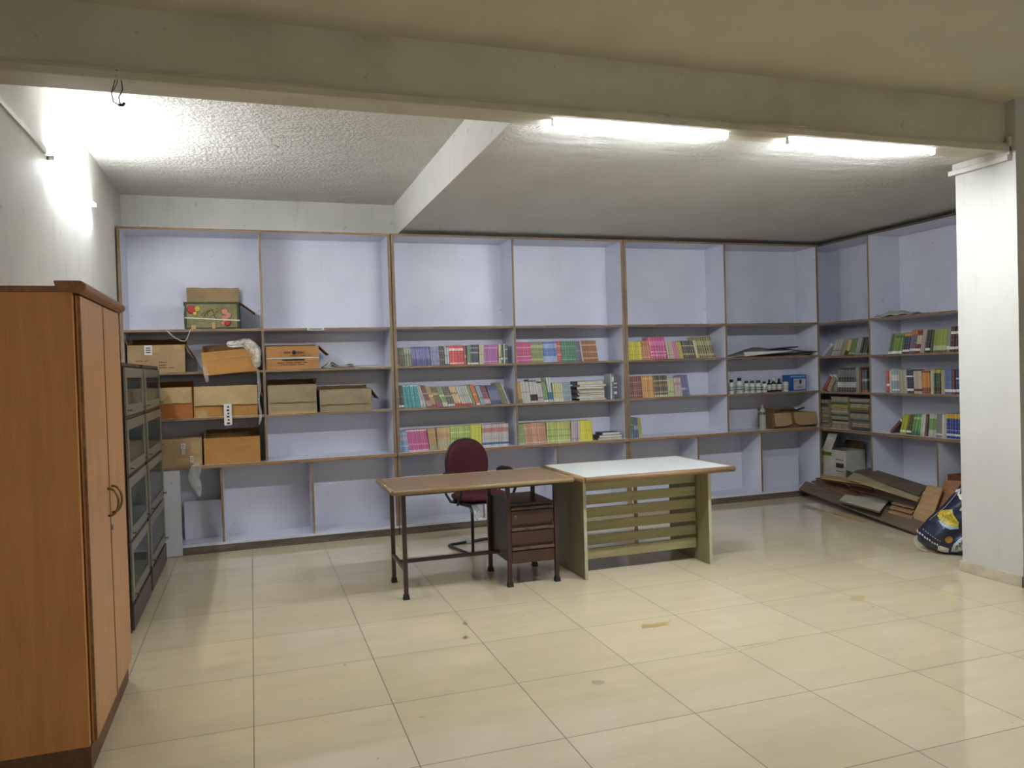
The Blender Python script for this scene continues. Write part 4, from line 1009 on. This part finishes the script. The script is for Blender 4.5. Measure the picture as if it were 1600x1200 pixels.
c6(552, [
 (474, 500, 2, 116, (92, 112, 76), [(.0, .12, W_)], 16, 'grey-green leaning books'),
 (502, 552, 4, 116, (108, 140, 58), [(.0, .14, W_), (.8, .9, (60, 80, 60))], 14, 'grass green leaning books'),
 (554, 594, 3, 120, (42, 48, 84), [(.08, .18, W_), (.85, .98, (214, 150, 50))], 14, 'orange-topped navy books'),
 (596, 632, 3, 136, (110, 90, 112), [(.1, .2, W_), (.8, .99, (190, 120, 50))], 12, 'mauve leaning books'),
 (634, 660, 2, 130, (120, 40, 34), [(.1, .2, W_), (.4, .8, (190, 180, 150))], 12, 'red and cream leaning books'),
 (662, 686, 2, 134, (166, 156, 144), [], 12, 'greyish beige leaning books'),
 (688, 714, 2, 134, (52, 40, 34), [(.1, .2, W_)], 12, 'near-black leaning books'),
 (716, 734, 1, 134, (60, 72, 50), [], 10, 'dark green leaning book'),
 (736, 812, 6, 134, (136, 156, 68), [(.1, .3, (180, 186, 140)), (.0, .08, (90, 90, 60))], 8, 'lime green books'),
 (814, 832, 1, 138, (150, 148, 140), [(.1, .25, W_)], 7, 'grey upright book'),
 (834, 882, 3, 150, (66, 38, 32), [(.1, .2, W_), (.7, .8, W_)], 5, 'dark brown books'),
 (884, 910, 2, 140, (130, 78, 40), [(.2, .3, W_)], 3, 'tawny brown end books')],
 zc[0], 'upper row beside the pillar')
c6(614.5, [
 (464, 480, 1, 132, (176, 70, 50), [(.3, .4, W_)], 0, 'red-orange upright book'),
 (482, 494, 1, 132, (206, 204, 190), [], 0, 'slim cream upright book'),
 (496, 540, 3, 142, (150, 162, 170), [(.5, .75, (206, 206, 200)), (.1, .16, W_)], 0, 'blue-grey books'),
 (542, 586, 2, 138, (172, 164, 142), [], -3, 'thick beige books'),
 (588, 624, 3, 138, (38, 46, 74), [(.1, .2, W_), (.7, .76, W_)], -3, 'dark navy books'),
 (626, 672, 4, 134, (190, 178, 156), [(.1, .2, (90, 60, 50))], -2, 'cream-brown books'),
 (674, 722, 4, 138, (206, 134, 48), [(.0, .26, (130, 70, 40)), (.9, .98, (120, 70, 50))], -1, 'bright orange books'),
 (724, 742, 1, 136, (196, 190, 170), [], 0, 'ivory upright book'),
 (744, 782, 3, 144, (54, 84, 52), [(.1, .26, (60, 34, 30)), (.85, .98, (190, 170, 60))], 0, 'dark green and yellow books'),
 (784, 804, 1, 142, (176, 160, 130), [], 0, 'fawn upright book'),
 (806, 848, 3, 146, (92, 116, 156), [(.1, .2, W_)], 0, 'denim blue books'),
 (850, 870, 1, 146, (110, 50, 60), [(.1, .2, W_)], 0, 'dark red upright book'),
 (872, 910, 3, 148, (52, 66, 110), [(.1, .2, W_), (.6, .66, W_)], 0, 'deep blue end books')],
 zc[1], 'middle row beside the pillar')
def c7(row, runs, z, sh): book_row((1200, row), (4,), z, sh, runs, side='x', yfront=6.075, depth=.16)
c7(677.5, [
 (756, 782, 1, 84, (104, 50, 40), [(.9, .99, W_)], 48, 'brown book lying against the others'),
 (816, 856, 2, 120, (170, 176, 40), [(.1, .2, W_)], 16, 'acid yellow-green books'),
 (858, 888, 2, 124, (70, 66, 40), [(.1, .2, W_)], 16, 'dark olive-brown books'),
 (890, 942, 3, 126, (96, 150, 84), [(.0, .2, (60, 110, 66)), (.8, .9, (170, 196, 130))], 14, 'fresh green books'),
 (944, 970, 1, 138, (196, 194, 178), [(.1, .9, (206, 204, 190))], 8, 'tall cream book'),
 (972, 990, 1, 140, (96, 50, 60), [], 8, 'slim maroon book'),
 (992, 1042, 2, 142, (190, 190, 176), [(.3, .8, (120, 160, 90))], 6, 'white and green books'),
 (1044, 1078, 2, 146, (132, 132, 130), [(.1, .16, W_)], 4, 'mid-grey books'),
 (1080, 1108, 2, 146, (206, 202, 184), [], 3, 'off-white books'),
 (1110, 1200, 5, 158, (36, 56, 124), [(.1, .18, (206, 206, 200)), (.78, .97, (206, 160, 50)), (.3, .34, (120, 140, 180))], 0, 'gold-topped royal blue books')],
 zc[2], 'lowest row beside the pillar')
BOOKS.sort(key=lambda q: -q[0])
seen = {}
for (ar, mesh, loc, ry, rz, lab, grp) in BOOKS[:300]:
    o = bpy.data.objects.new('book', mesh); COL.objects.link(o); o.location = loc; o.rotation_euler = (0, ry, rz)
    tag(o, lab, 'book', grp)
rest = BOOKS[300:]
if rest:
    mb = MB(); mats = []; mi = {}; mb.uv = []
    for (ar, mesh, loc, ry, rz, lab, grp) in rest:
        MM = Matrix.Translation(loc) @ Matrix.Rotation(rz, 4, 'Z') @ Matrix.Rotation(ry, 4, 'Y'); b0 = len(mb.v)
        mb.v += [tuple(MM @ v.co) for v in mesh.vertices]
        uvv = {lp.vertex_index: tuple(mesh.uv_layers[0].data[lp.index].uv) for lp in mesh.loops}; mb.uv += [uvv.get(i, (0, 0)) for i in range(len(mesh.vertices))]
        for m in mesh.materials:
            if m.name not in mi: mi[m.name] = len(mats); mats.append(m)
        for p in mesh.polygons: mb.face([b0+i for i in p.vertices], mi[mesh.materials[p.material_index].name])
    o = bpy.data.objects.new('small_books', None)
    bpy.data.objects.remove(o)
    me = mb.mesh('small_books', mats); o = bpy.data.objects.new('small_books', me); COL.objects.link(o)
    tag(o, 'the thinner remaining books spread among the rows of the wall shelves', 'books', kind='stuff')
print([q[5] for q in BOOKS if len(q[5].split())>16]); print('BOOKS', len(BOOKS), 'rest', len(rest))
# flat stacks of books and booklets
def flat_book(name, label, loc, wd, dp, th, cover, pages, rz, group, cat='book', side_pages=True):
    rt = empty(name, loc, label, cat, group, rz)
    b = MB(); b.box(-wd/2, 0, 0, wd/2, dp, .0018); b.box(-wd/2, 0, th-.0018, wd/2, dp, th); b.box(-wd/2, 0, .0018, -wd/2+.003, dp, th-.0018)
    if not side_pages: b.box(-wd/2+.003, 0, .0018, wd/2, .0019, th-.0018)
    b.build('cover', cover, rt)
    MB().box(-wd/2+.003, .002, .0019, wd/2-.003, dp-.002, th-.0019).build('pages', pages, rt)
    return rt
z = S3; tones = [((60, 60, 66), .022), ((190, 190, 186), .014), ((206, 202, 196), .020), ((84, 60, 60), .018), ((150, 160, 70), .022), ((196, 194, 186), .014), ((40, 44, 50), .026), ((196, 194, 190), .018), ((48, 48, 52), .034)]
places = ['bottom', 'second from bottom', 'third from bottom', 'fourth from bottom', 'fifth from bottom', 'fourth from top', 'third from top', 'second from top', 'topmost']
xs = at(902, 628, 1, 7.2).x; xe = at(950, 628, 1, 7.2).x
for i, (cc, th) in enumerate(tones):
    flat_book('book', places[i]+' book of the messy flat stack in the second book bay', ((xs+xe)/2+random.uniform(-.02, .015)-.01, 7.19+random.uniform(-.015, .01), z), .30-.01*(i % 3), .2, th, plain('soft_cover', cc, .4), PAPERW if i % 2 else PAGES, random.uniform(-.07, .07), 'messy flat book stack')
    z += th+.0006
z = SC
for i, (cc, th, wd, nm) in enumerate((((70, 110, 106), .020, .27, 'bottom teal-grey'), ((120, 92, 70), .026, .25, 'middle brown'), ((60, 70, 84), .026, .20, 'topmost blue-grey'))):
    p = at(944, 688, 1, 7.2); p2 = at(1.0*966, 686, 1, 7.2)
    flat_book('book', nm+' book of the little flat pile beside vivid yellow books', (p.x+.06+.01*i-.0*(i), 7.185+.006*i, z), wd, .17, th, plain('soft_cover', cc, .4), PAPERW if i else PAGES, random.uniform(-.05, .05), 'little flat book pile')
    z += th+.0006
pal = [(150, 144, 128), (120, 96, 74), (96, 92, 84), (172, 160, 96), (84, 96, 80), (160, 152, 140), (70, 70, 74), (140, 120, 60), (120, 128, 126)]
BPAGES = paint('shaded_page_edges', (170, 162, 140), (130, 122, 102), .8, 60, 0)  # darker copy of the page colour, the corner bay's dim light painted in
for si, (ya, yb, nn, nm) in enumerate(((7.21, 7.06, 15, 'left'), (7.03, 6.76, 17, 'middle'), (6.74, 6.46, 17, 'right'))):
    z = ZC
    for i in range(nn):
        th = .0195+random.uniform(-.003, .003)
        cc = pal[(i*5+si*3) % 9] if si != 1 else [(176, 160, 60), (70, 100, 90), (150, 140, 110), (180, 176, 150), (60, 70, 66), (160, 140, 40)][i % 6]
        key = ('cv', cc); mt = bookmats.get(key) or plain('booklet_cover', cc, .5); bookmats[key] = mt
        where = 'bottom booklet' if i == 0 else ('topmost booklet' if i == nn-1 else ORD[i]+' booklet from the bottom')
        rt = flat_book('booklet', where+' in the '+nm+' stack of the dark corner bay', (6.045+random.uniform(0, .015), (ya+yb)/2+random.uniform(-.008, .008), z), abs(ya-yb)-.02, .26, th, mt, BPAGES, -math.pi/2+random.uniform(-.05, .05), 'stacked booklets in the corner bay', 'booklet', side_pages=(i*7+si) % 5 in (1, 3))
        z += th+.0005
# pale cloth bundle on the right shelf
b = MB(); n = 16
for i in range(n+1):
    u = i/n
    for j in range(9):
        v = j/8; hgt = .012+.055*math.sin(math.pi*min(1, u*1.2)*.95)**.7*math.sin(math.pi*v)**.6*(1-.5*u)+.008*math.sin(u*19+v*7)
        b.v.append((6.035+.20*v, 6.36-.50*u, Z1-.008+T/2+max(.003, hgt)))
for i in range(n):
    for j in range(8): a = i*9+j; b.face((a, a+9, a+10, a+1), 0, True)
o = b.build('cloth_bundle', plain('pale_cloth', (176, 176, 168), .7)); m = o.modifiers.new('th', 'SOLIDIFY'); m.thickness = .006; tag(o, 'crumpled pale cloth bundle lying on the top right shelf', 'cloth')
# white open file box in the corner bay
fb = empty('file_box', (6.07, 7.02, ZB), 'white open carton with green tape and a black label in the dark corner bay', 'file box', rz=-math.pi/2)
W, D, h = .365, .26, .425; bx = MB(); t = .005
for a in ((-W/2, 0, 0, W/2, D, t), (-W/2, 0, t, W/2, t, h), (-W/2, D-t, t, W/2, D, h), (-W/2, t, t, -W/2+t, D-t, h), (W/2-t, t, t, W/2, D-t, h)): bx.box(*a)
CREAMC = cardboard('cream_carton', (196, 192, 176)); bx.build('carton', CREAMC, fb, .002)
MB().slab([(-.175, -.002, .42), (-.035, -.002, .42), (.03, .03, .60), (-.11, .03, .60)], .004).build('flap', CREAMC, fb)
MB().slab([(-W/2+.02, D-.004, h-.002), (W/2-.02, D-.004, h-.002), (W/2-.05, D+.03, h+.09), (-W/2+.05, D+.03, h+.09)], .004).build('flap', CB_IN, fb)
MB().box(-.18, -.004, .355, -.035, -.001, .395).build('green_tape', plain('green_tape', (96, 116, 36), .5), fb)
q = MB().box(.035, -.004, .235, .15, -.001, .285); q.box(.035, -.004, .32, .15, -.001, .327); q.box(.04, -.004, .195, .15, -.001, .20); q.build('print', INK, fb)
# brown carton inside the right counter bay
b = MB(); b.box(0, 0, 0, .22, .30, .33); o = b.build('cardboard_box', cardboard('dark_brown_carton', (112, 72, 48)), None, .003, (6.07, 5.24, ZB)); tag(o, 'dark brown carton inside the low bay next to the pillar', 'cardboard box')
# ------------------------------------------------------------------ pile of boards
def board(label, c, th, mat, edge=None, name='wood_board', side=None, group='boards piled on the floor'):
    P = [Vector(q) for q in c]; o_ = sum(P, Vector())/len(P)
    nrm = (P[1]-P[0]).cross(P[-1]-P[0]).normalized()
    if nrm.z < 0: nrm = -nrm
    b = MB(); b.slab([tuple(p-o_) for p in P], th, 0, 1, nrm)
    o = b.build(name, [mat, edge or mat], None, .002, o_); return tag(o, label, 'board', group)
BW1 = wood('weathered_brown_board', (124, 106, 86), (94, 78, 62), 1, .6, 1); BW2 = wood('reddish_board', (128, 100, 74), (96, 70, 50), 1, .6, 1)
BW3 = wood('light_stick_wood', (178, 152, 108), (150, 118, 78), 1, .6, 1); BW4 = wood('tan_ply', (178, 146, 106), (150, 118, 82), 1, .55, 1)
BW5 = wood('orange_ply', (156, 112, 74), (132, 90, 58), 1, .55, 1); WB = paint('stained_white_board', (198, 200, 186), (170, 160, 120), .5, 5)
CRM = paint('dusty_cream_board', (170, 160, 130), (140, 128, 100), .6, 6); GRYB = paint('dusty_grey_brown', (116, 98, 78), (90, 74, 58), .6, 5)
def A(px, py, z): v = at(px, py, 2, z); return (v.x, v.y, z)
# floor layer first, then upwards; every board lies on the ones before it
board('long weathered board lying at the front of the pile toward the sack', [(5.235, 5.10, .035), (5.42, 5.13, .085), (5.90, 7.28, .145), (5.66, 7.10, .098)], .016, BW1)
board('thin pale stick on the floor before the long weathered board', [(5.27, 5.75, .014), (5.31, 5.74, .014), (5.37, 6.20, .014), (5.33, 6.22, .014)], .012, BW3)
board('reddish board behind the long weathered board, raised at the far end', [(5.50, 5.75, .085), (5.66, 5.80, .10), (6.01, 7.10, .19), (5.86, 7.14, .165)], .015, BW2)
board('upright-tilted brown board at the far left of the pile', [(5.66, 6.30, .07), (5.86, 6.36, .12), (6.02, 7.00, .225), (5.90, 7.12, .20)], .015, BW2)
board('flat dark board under the middle of the pile', [(5.50, 5.15, .05), (6.02, 5.22, .05), (6.02, 6.60, .06), (5.62, 6.55, .06)], .03, GRYB)
board('white laminated rectangle with stains lying on the pile', [A(1311, 782, .125), A(1375, 799, .125), A(1390, 780, .13), A(1325, 768, .13)], .018, WB, BW1)
board('orange-edged long stick crossing over the white rectangle', [A(1325, 763, .155), A(1425, 785, .16), A(1432, 781, .165), A(1330, 757, .17)], .014, BW5)
board('grey dusty sheet at the back of the pile', [A(1335, 763, .14), A(1400, 775, .14), A(1420, 776, .15), A(1350, 756, .15)], .01, plain('dust_grey_sheet', (140, 138, 126), .6))
board('lowest pale plank of the small plank stack', [A(1388, 799, .10), A(1425, 809, .10), A(1440, 800, .10), A(1398, 790, .10)], .016, BW4)
board('middle plank of the small plank stack', [A(1390, 792, .128), A(1425, 801, .128), A(1442, 791, .13), A(1400, 784, .13)], .016, BW4)
board('topmost plank of the small plank stack', [A(1393, 785, .158), A(1428, 793, .158), A(1445, 782, .16), A(1402, 777, .16)], .016, BW4)
board('long cream stick slanting from the white file box', [A(1283, 746, .25), A(1284, 741, .255), A(1356, 752, .255), A(1354, 757, .25)], .014, BW3)
board('brown stick below the cream stick', [A(1291, 750, .215), A(1293, 745, .22), A(1362, 756, .22), A(1358, 761, .215)], .012, BW5)
board('long cream board reaching across the top of the pile', [A(1324, 746, .325), A(1434, 781, .245), A(1444, 772, .25), A(1334, 738, .335)], .02, CRM, BW3)
board('wide dusty brown board on top of the pile', [A(1334, 736, .345), A(1437, 772, .28), A(1449, 759, .29), A(1360, 731, .36)], .02, GRYB, BW1)
board('small white tile on the back of the pile', [A(1317, 731, .345), A(1333, 737, .345), A(1343, 732, .35), A(1328, 728, .35)], .012, plain('white_tile', (190, 194, 186), .4))
# leaning boards
board('light plywood piece leaning on the pile beside the sack', [A(1421, 816, .05), A(1452, 822, .05), A(1473, 762, .36), A(1449, 757, .36)], .015, BW4)
board('orange plywood piece leaning behind the sack', [A(1454, 818, .055), A(1500, 828, .055), A(1512, 752, .42), A(1475, 750, .41)], .015, BW5)
# ------------------------------------------------------------------ printed sack
sk = empty('sack', (5.00, 4.60, 0), 'dark blue printed plastic sack slumped behind the pillar foot', 'sack')
sr = Vector((.68, -.733, 0)); sf = Vector((-.733, -.68, 0))     # sack right and front directions
SB = Vector((5.00, 4.60, 0))
def sco(px, py, off=0.0):
    """sack coordinates (right, up) of a sight line where it meets the sack's own plane"""
    d = FW + RT*((px-800)/FPX) + UP*((600-py)/FPX); o = Vector((0, 0, CAMZ))
    t = ((SB+sf*off-o).dot(sf))/d.dot(sf); P = o+d*t-SB
    return (P.dot(sr), max(.0, P.z))
outl = [sco(*p, .04) for p in ((1506, 876), (1484, 876), (1466, 869), (1448, 859), (1433, 846), (1431, 833), (1450, 811), (1475, 789), (1495, 766), (1505, 753), (1524, 742), (1543, 765), (1550, 815), (1545, 862), (1530, 874))]
cen = sco(1495, 828)
def out_r(ang):
    """distance from centre to the outline in a direction"""
    dx, dz = math.cos(ang), math.sin(ang); best = .1
    for i in range(len(outl)):
        x1, z1 = outl[i][0]-cen[0], outl[i][1]-cen[1]; x2, z2 = outl[(i+1) % len(outl)][0]-cen[0], outl[(i+1) % len(outl)][1]-cen[1]
        ex, ez = x2-x1, z2-z1; den = dx*ez-dz*ex
        if abs(den) < 1e-9: continue
        t_ = (x1*ez-z1*ex)/den; s_ = (x1*dz-z1*dx)/den
        if t_ > 0 and -1e-6 <= s_ <= 1+1e-6: best = t_
    return best
def sack_pt(a, z, off=0.0, back=False):
    dx, dz = a-cen[0], z-cen[1]; rr = math.hypot(dx, dz); R_ = out_r(math.atan2(dz, dx)); q = min(1, rr/R_)
    dep = .135*(1-q**2.6)**.5*(.75+.25*(1-z/.66))
    wr = .010*math.sin(a*34+z*19+2*math.sin(z*21))+.007*math.sin(z*43-a*27)
    dep = dep+wr*(1-q)**.3 if dep > .01 else dep
    s = -1 if back else 1
    P = sr*a + sf*(s*dep+off) + Vector((0, 0, max(.004, z)))
    return P
b = MB(); NA, NR = 48, 14
for back in (False, True):
    b0 = len(b.v)
    for i in range(NR+1):
        for k in range(NA):
            an = 2*math.pi*k/NA; r_ = out_r(an)*(i/NR)*(.9999); b.v.append(tuple(sack_pt(cen[0]+r_*math.cos(an), cen[1]+r_*math.sin(an), 0, back)))
    for i in range(NR):
        for k in range(NA):
            k2 = (k+1) % NA; q = (b0+i*NA+k, b0+(i+1)*NA+k, b0+(i+1)*NA+k2, b0+i*NA+k2)
            b.face(q if not back else tuple(reversed(q)), 0, True)
NAVY = paint('navy_sack_film', (28, 34, 66), (20, 24, 48), .28, 9, .3, 14, spec=.6)
sb = b.build('sack_body', NAVY, sk)
def decal(name, pts, mat, off=.004, sub=6, parent=None):
    """printed patch following the bulge of the sack; pts = outline in sack coordinates"""
    cx_ = sum(p[0] for p in pts)/len(pts); cz_ = sum(p[1] for p in pts)/len(pts); mb = MB(); n = len(pts)
    ring = []
    fine = []
    for i in range(n):
        for j in range(4):
            u = j/4; p, q = pts[i], pts[(i+1) % n]; fine.append((p[0]+(q[0]-p[0])*u, p[1]+(q[1]-p[1])*u))
    m_ = len(fine)
    for i in range(sub+1):
        for (a_, z_) in fine:
            u = i/sub; mb.v.append(tuple(sack_pt(cx_+(a_-cx_)*u, cz_+(z_-cz_)*u, off)))
    for i in range(sub):
        for k in range(m_): k2 = (k+1) % m_; mb.face((i*m_+k, (i+1)*m_+k, (i+1)*m_+k2, i*m_+k2), 0, True)
    return mb.build(name, mat, parent or sk)
PXA = lambda px: (px-1507)/205.0+.045
PZ = lambda py: (880-py)/213.0
def poly(px_pts): return [sco(x, y, .12) for x, y in px_pts]
C7 = lambda pts: poly([(1200+x/4, 600+y/4) for x, y in pts])
decal('teal_print', C7([(1000, 900), (1020, 850), (1090, 790), (1170, 770), (1222, 790), (1222, 905), (1150, 930), (1040, 960)]), paint('teal_grey_print', (40, 52, 72), (28, 36, 56), .3, 16))
decal('food_picture', C7([(1057, 830), (1075, 800), (1120, 790), (1150, 785), (1160, 820), (1192, 862), (1190, 890), (1140, 893), (1090, 872)]), paint('yellow_food_print', (214, 190, 50), (120, 104, 30), .4, 70), .006)
decal('dish_rim', C7([(1062, 850), (1092, 874), (1140, 895), (1192, 893), (1192, 905), (1138, 908), (1086, 884)]), plain('pale_blue_print', (160, 186, 206), .4), .007)
decal('round_seal', C7([(1130+25*math.cos(2*math.pi*i/12), 973+23*math.sin(2*math.pi*i/12)) for i in range(12)]), plain('bronze_print', (178, 126, 50), .4), .006)
decal('white_patch', C7([(1062, 1015), (1078, 1012), (1132, 1030), (1126, 1068), (1060, 1045)]), PAPERW, .007)
decal('white_patch', C7([(1070, 1068), (1113, 1078), (1110, 1096), (1072, 1086)]), PAPERW, .006)
decal('blue_print', C7([(1118, 1106), (1138, 1070), (1150, 1015), (1200, 955), (1240, 935), (1260, 1000), (1250, 1106)]), paint('bright_blue_print', (30, 110, 176), (16, 70, 124), .3, 10), .005)
decal('pale_badge', C7([(1143, 1052), (1160, 1000), (1205, 958), (1240, 945), (1245, 1030), (1180, 1060)]), plain('pale_print', (200, 210, 210), .4), .007)
for i in range(3):
    x_, y_ = 1172+i*18, 1040-i*19
    decal('black_lettering', C7([(x_, y_), (x_+2, y_-30), (x_+14, y_-36), (x_+13, y_-6)]), INK, .009)
    decal('white_lettering', C7([(x_+5, y_-9), (x_+6, y_-25), (x_+9, y_-26), (x_+9, y_-10)]), PAPERG, .011)
for i in range(11):
    x_, y_ = 928+i*15.5, 938+i*9.2-(i % 3)*2
    decal('white_lettering', C7([(x_, y_), (x_+2, y_-11), (x_+11, y_-5), (x_+9, y_+7)]), PAPERW, .006)
for i in range(8):
    x_, y_ = 966+i*15, 918+i*9
    decal('small_lettering', C7([(x_, y_), (x_+1, y_-5), (x_+9, y_), (x_+8, y_+5)]), PAPERG, .006)
# large white digits near the top
decal('white_lettering', C7([(1170, 690), (1176, 676), (1204, 662), (1206, 672)]), PAPERW, .006)
decal('white_lettering', C7([(1192, 672), (1206, 664), (1196, 706), (1184, 704)]), PAPERW, .007)
decal('white_lettering', C7([(1212+20*math.cos(2*math.pi*i/10), 710+18*math.sin(2*math.pi*i/10)) for i in range(10)]), PAPERW, .006)
decal('white_lettering', C7([(1196, 792), (1206, 772), (1224, 770), (1222, 800)]), PAPERW, .006)
b = MB(); b.tube([tuple(sack_pt(*sco(px, py, .04), .012)) for px, py in ((1452, 812), (1465, 801), (1477, 791), (1487, 780), (1496, 769), (1504, 759))], .004, 6, flat=.4); b.build('seam', plain('cream_seam', (206, 196, 170), .5), sk)
# clear film edge round the sack foot
crumple('plastic_film', 'clear film scrap sticking out from the left foot of the sack', [tuple(SB+sr*a_+sf*.05+Vector((0, 0, z_))) for a_, z_ in [(sco(x, y, .05)[0], max(.012, sco(x, y, .05)[1])) for x, y in ((1434, 836), (1429, 842), (1431, 851), (1440, 860), (1452, 867))]], [.008, .014, .016, .014, .008], FILM2, 'plastic film', 12)
# ------------------------------------------------------------------ things on the floor
def scrap(name, label, pts, mat, h=.0012, cat='paper scrap'):
    b = MB(); P = [(at(x, y, 2, 0).x, at(x, y, 2, 0).y, h) for x, y in pts]; b.slab(P, h-.0002, nrm=Vector((0, 0, 1)))
    b.v = [v for v in b.v]; return tag(b.build(name, mat), label, cat)
KRAFT = paint('dried_tape', (176, 146, 84), (190, 170, 120), .4, 60)
scrap('tape_scrap', 'torn brown tape strip stuck on the floor in front of the white table', [(1001, 977), (1004, 975), (1020, 976), (1028, 973), (1049, 970), (1040, 974), (1047, 976), (1024, 980), (1003, 982)], KRAFT)
scrap('tape_residue', 'pale yellow tape residue streak on the floor right of the torn strip', [(1098, 1026), (1110, 1023), (1150, 1016), (1160, 1011), (1216, 1000), (1213, 1004), (1180, 1012), (1150, 1019), (1106, 1028)], paint('tape_residue', (196, 186, 140), (188, 180, 150), .35, 30), .0006)
scrap('floor_stain', 'small round grey stain on the floor tiles right of centre', [(924, 1066), (928, 1062.5), (938, 1062.5), (946, 1065), (945, 1068), (936, 1070), (927, 1069)], plain('grey_stain', (174, 166, 138), .3), .0004, 'stain')
scrap('floor_stain', 'brownish smear on the floor between the sack and the torn tape', [(1326, 937), (1334, 930), (1350, 931), (1352, 936), (1340, 940)], paint('smear', (186, 168, 116), (188, 178, 144), .25, 30), .0004, 'stain')
scrap('floor_stain', 'tiny brown smudge on the floor in front of the desk legs', [(722, 975), (727, 971), (731, 974), (728, 977)], plain('smudge', (150, 126, 80), .4), .0004, 'stain')
scrap('floor_stain', 'tiny brown smudge on the floor nearer the camera than the desk smudge', [(722, 997), (727, 993), (732, 996), (727, 999)], plain('smudge_near', (156, 130, 84), .4), .0004, 'stain')
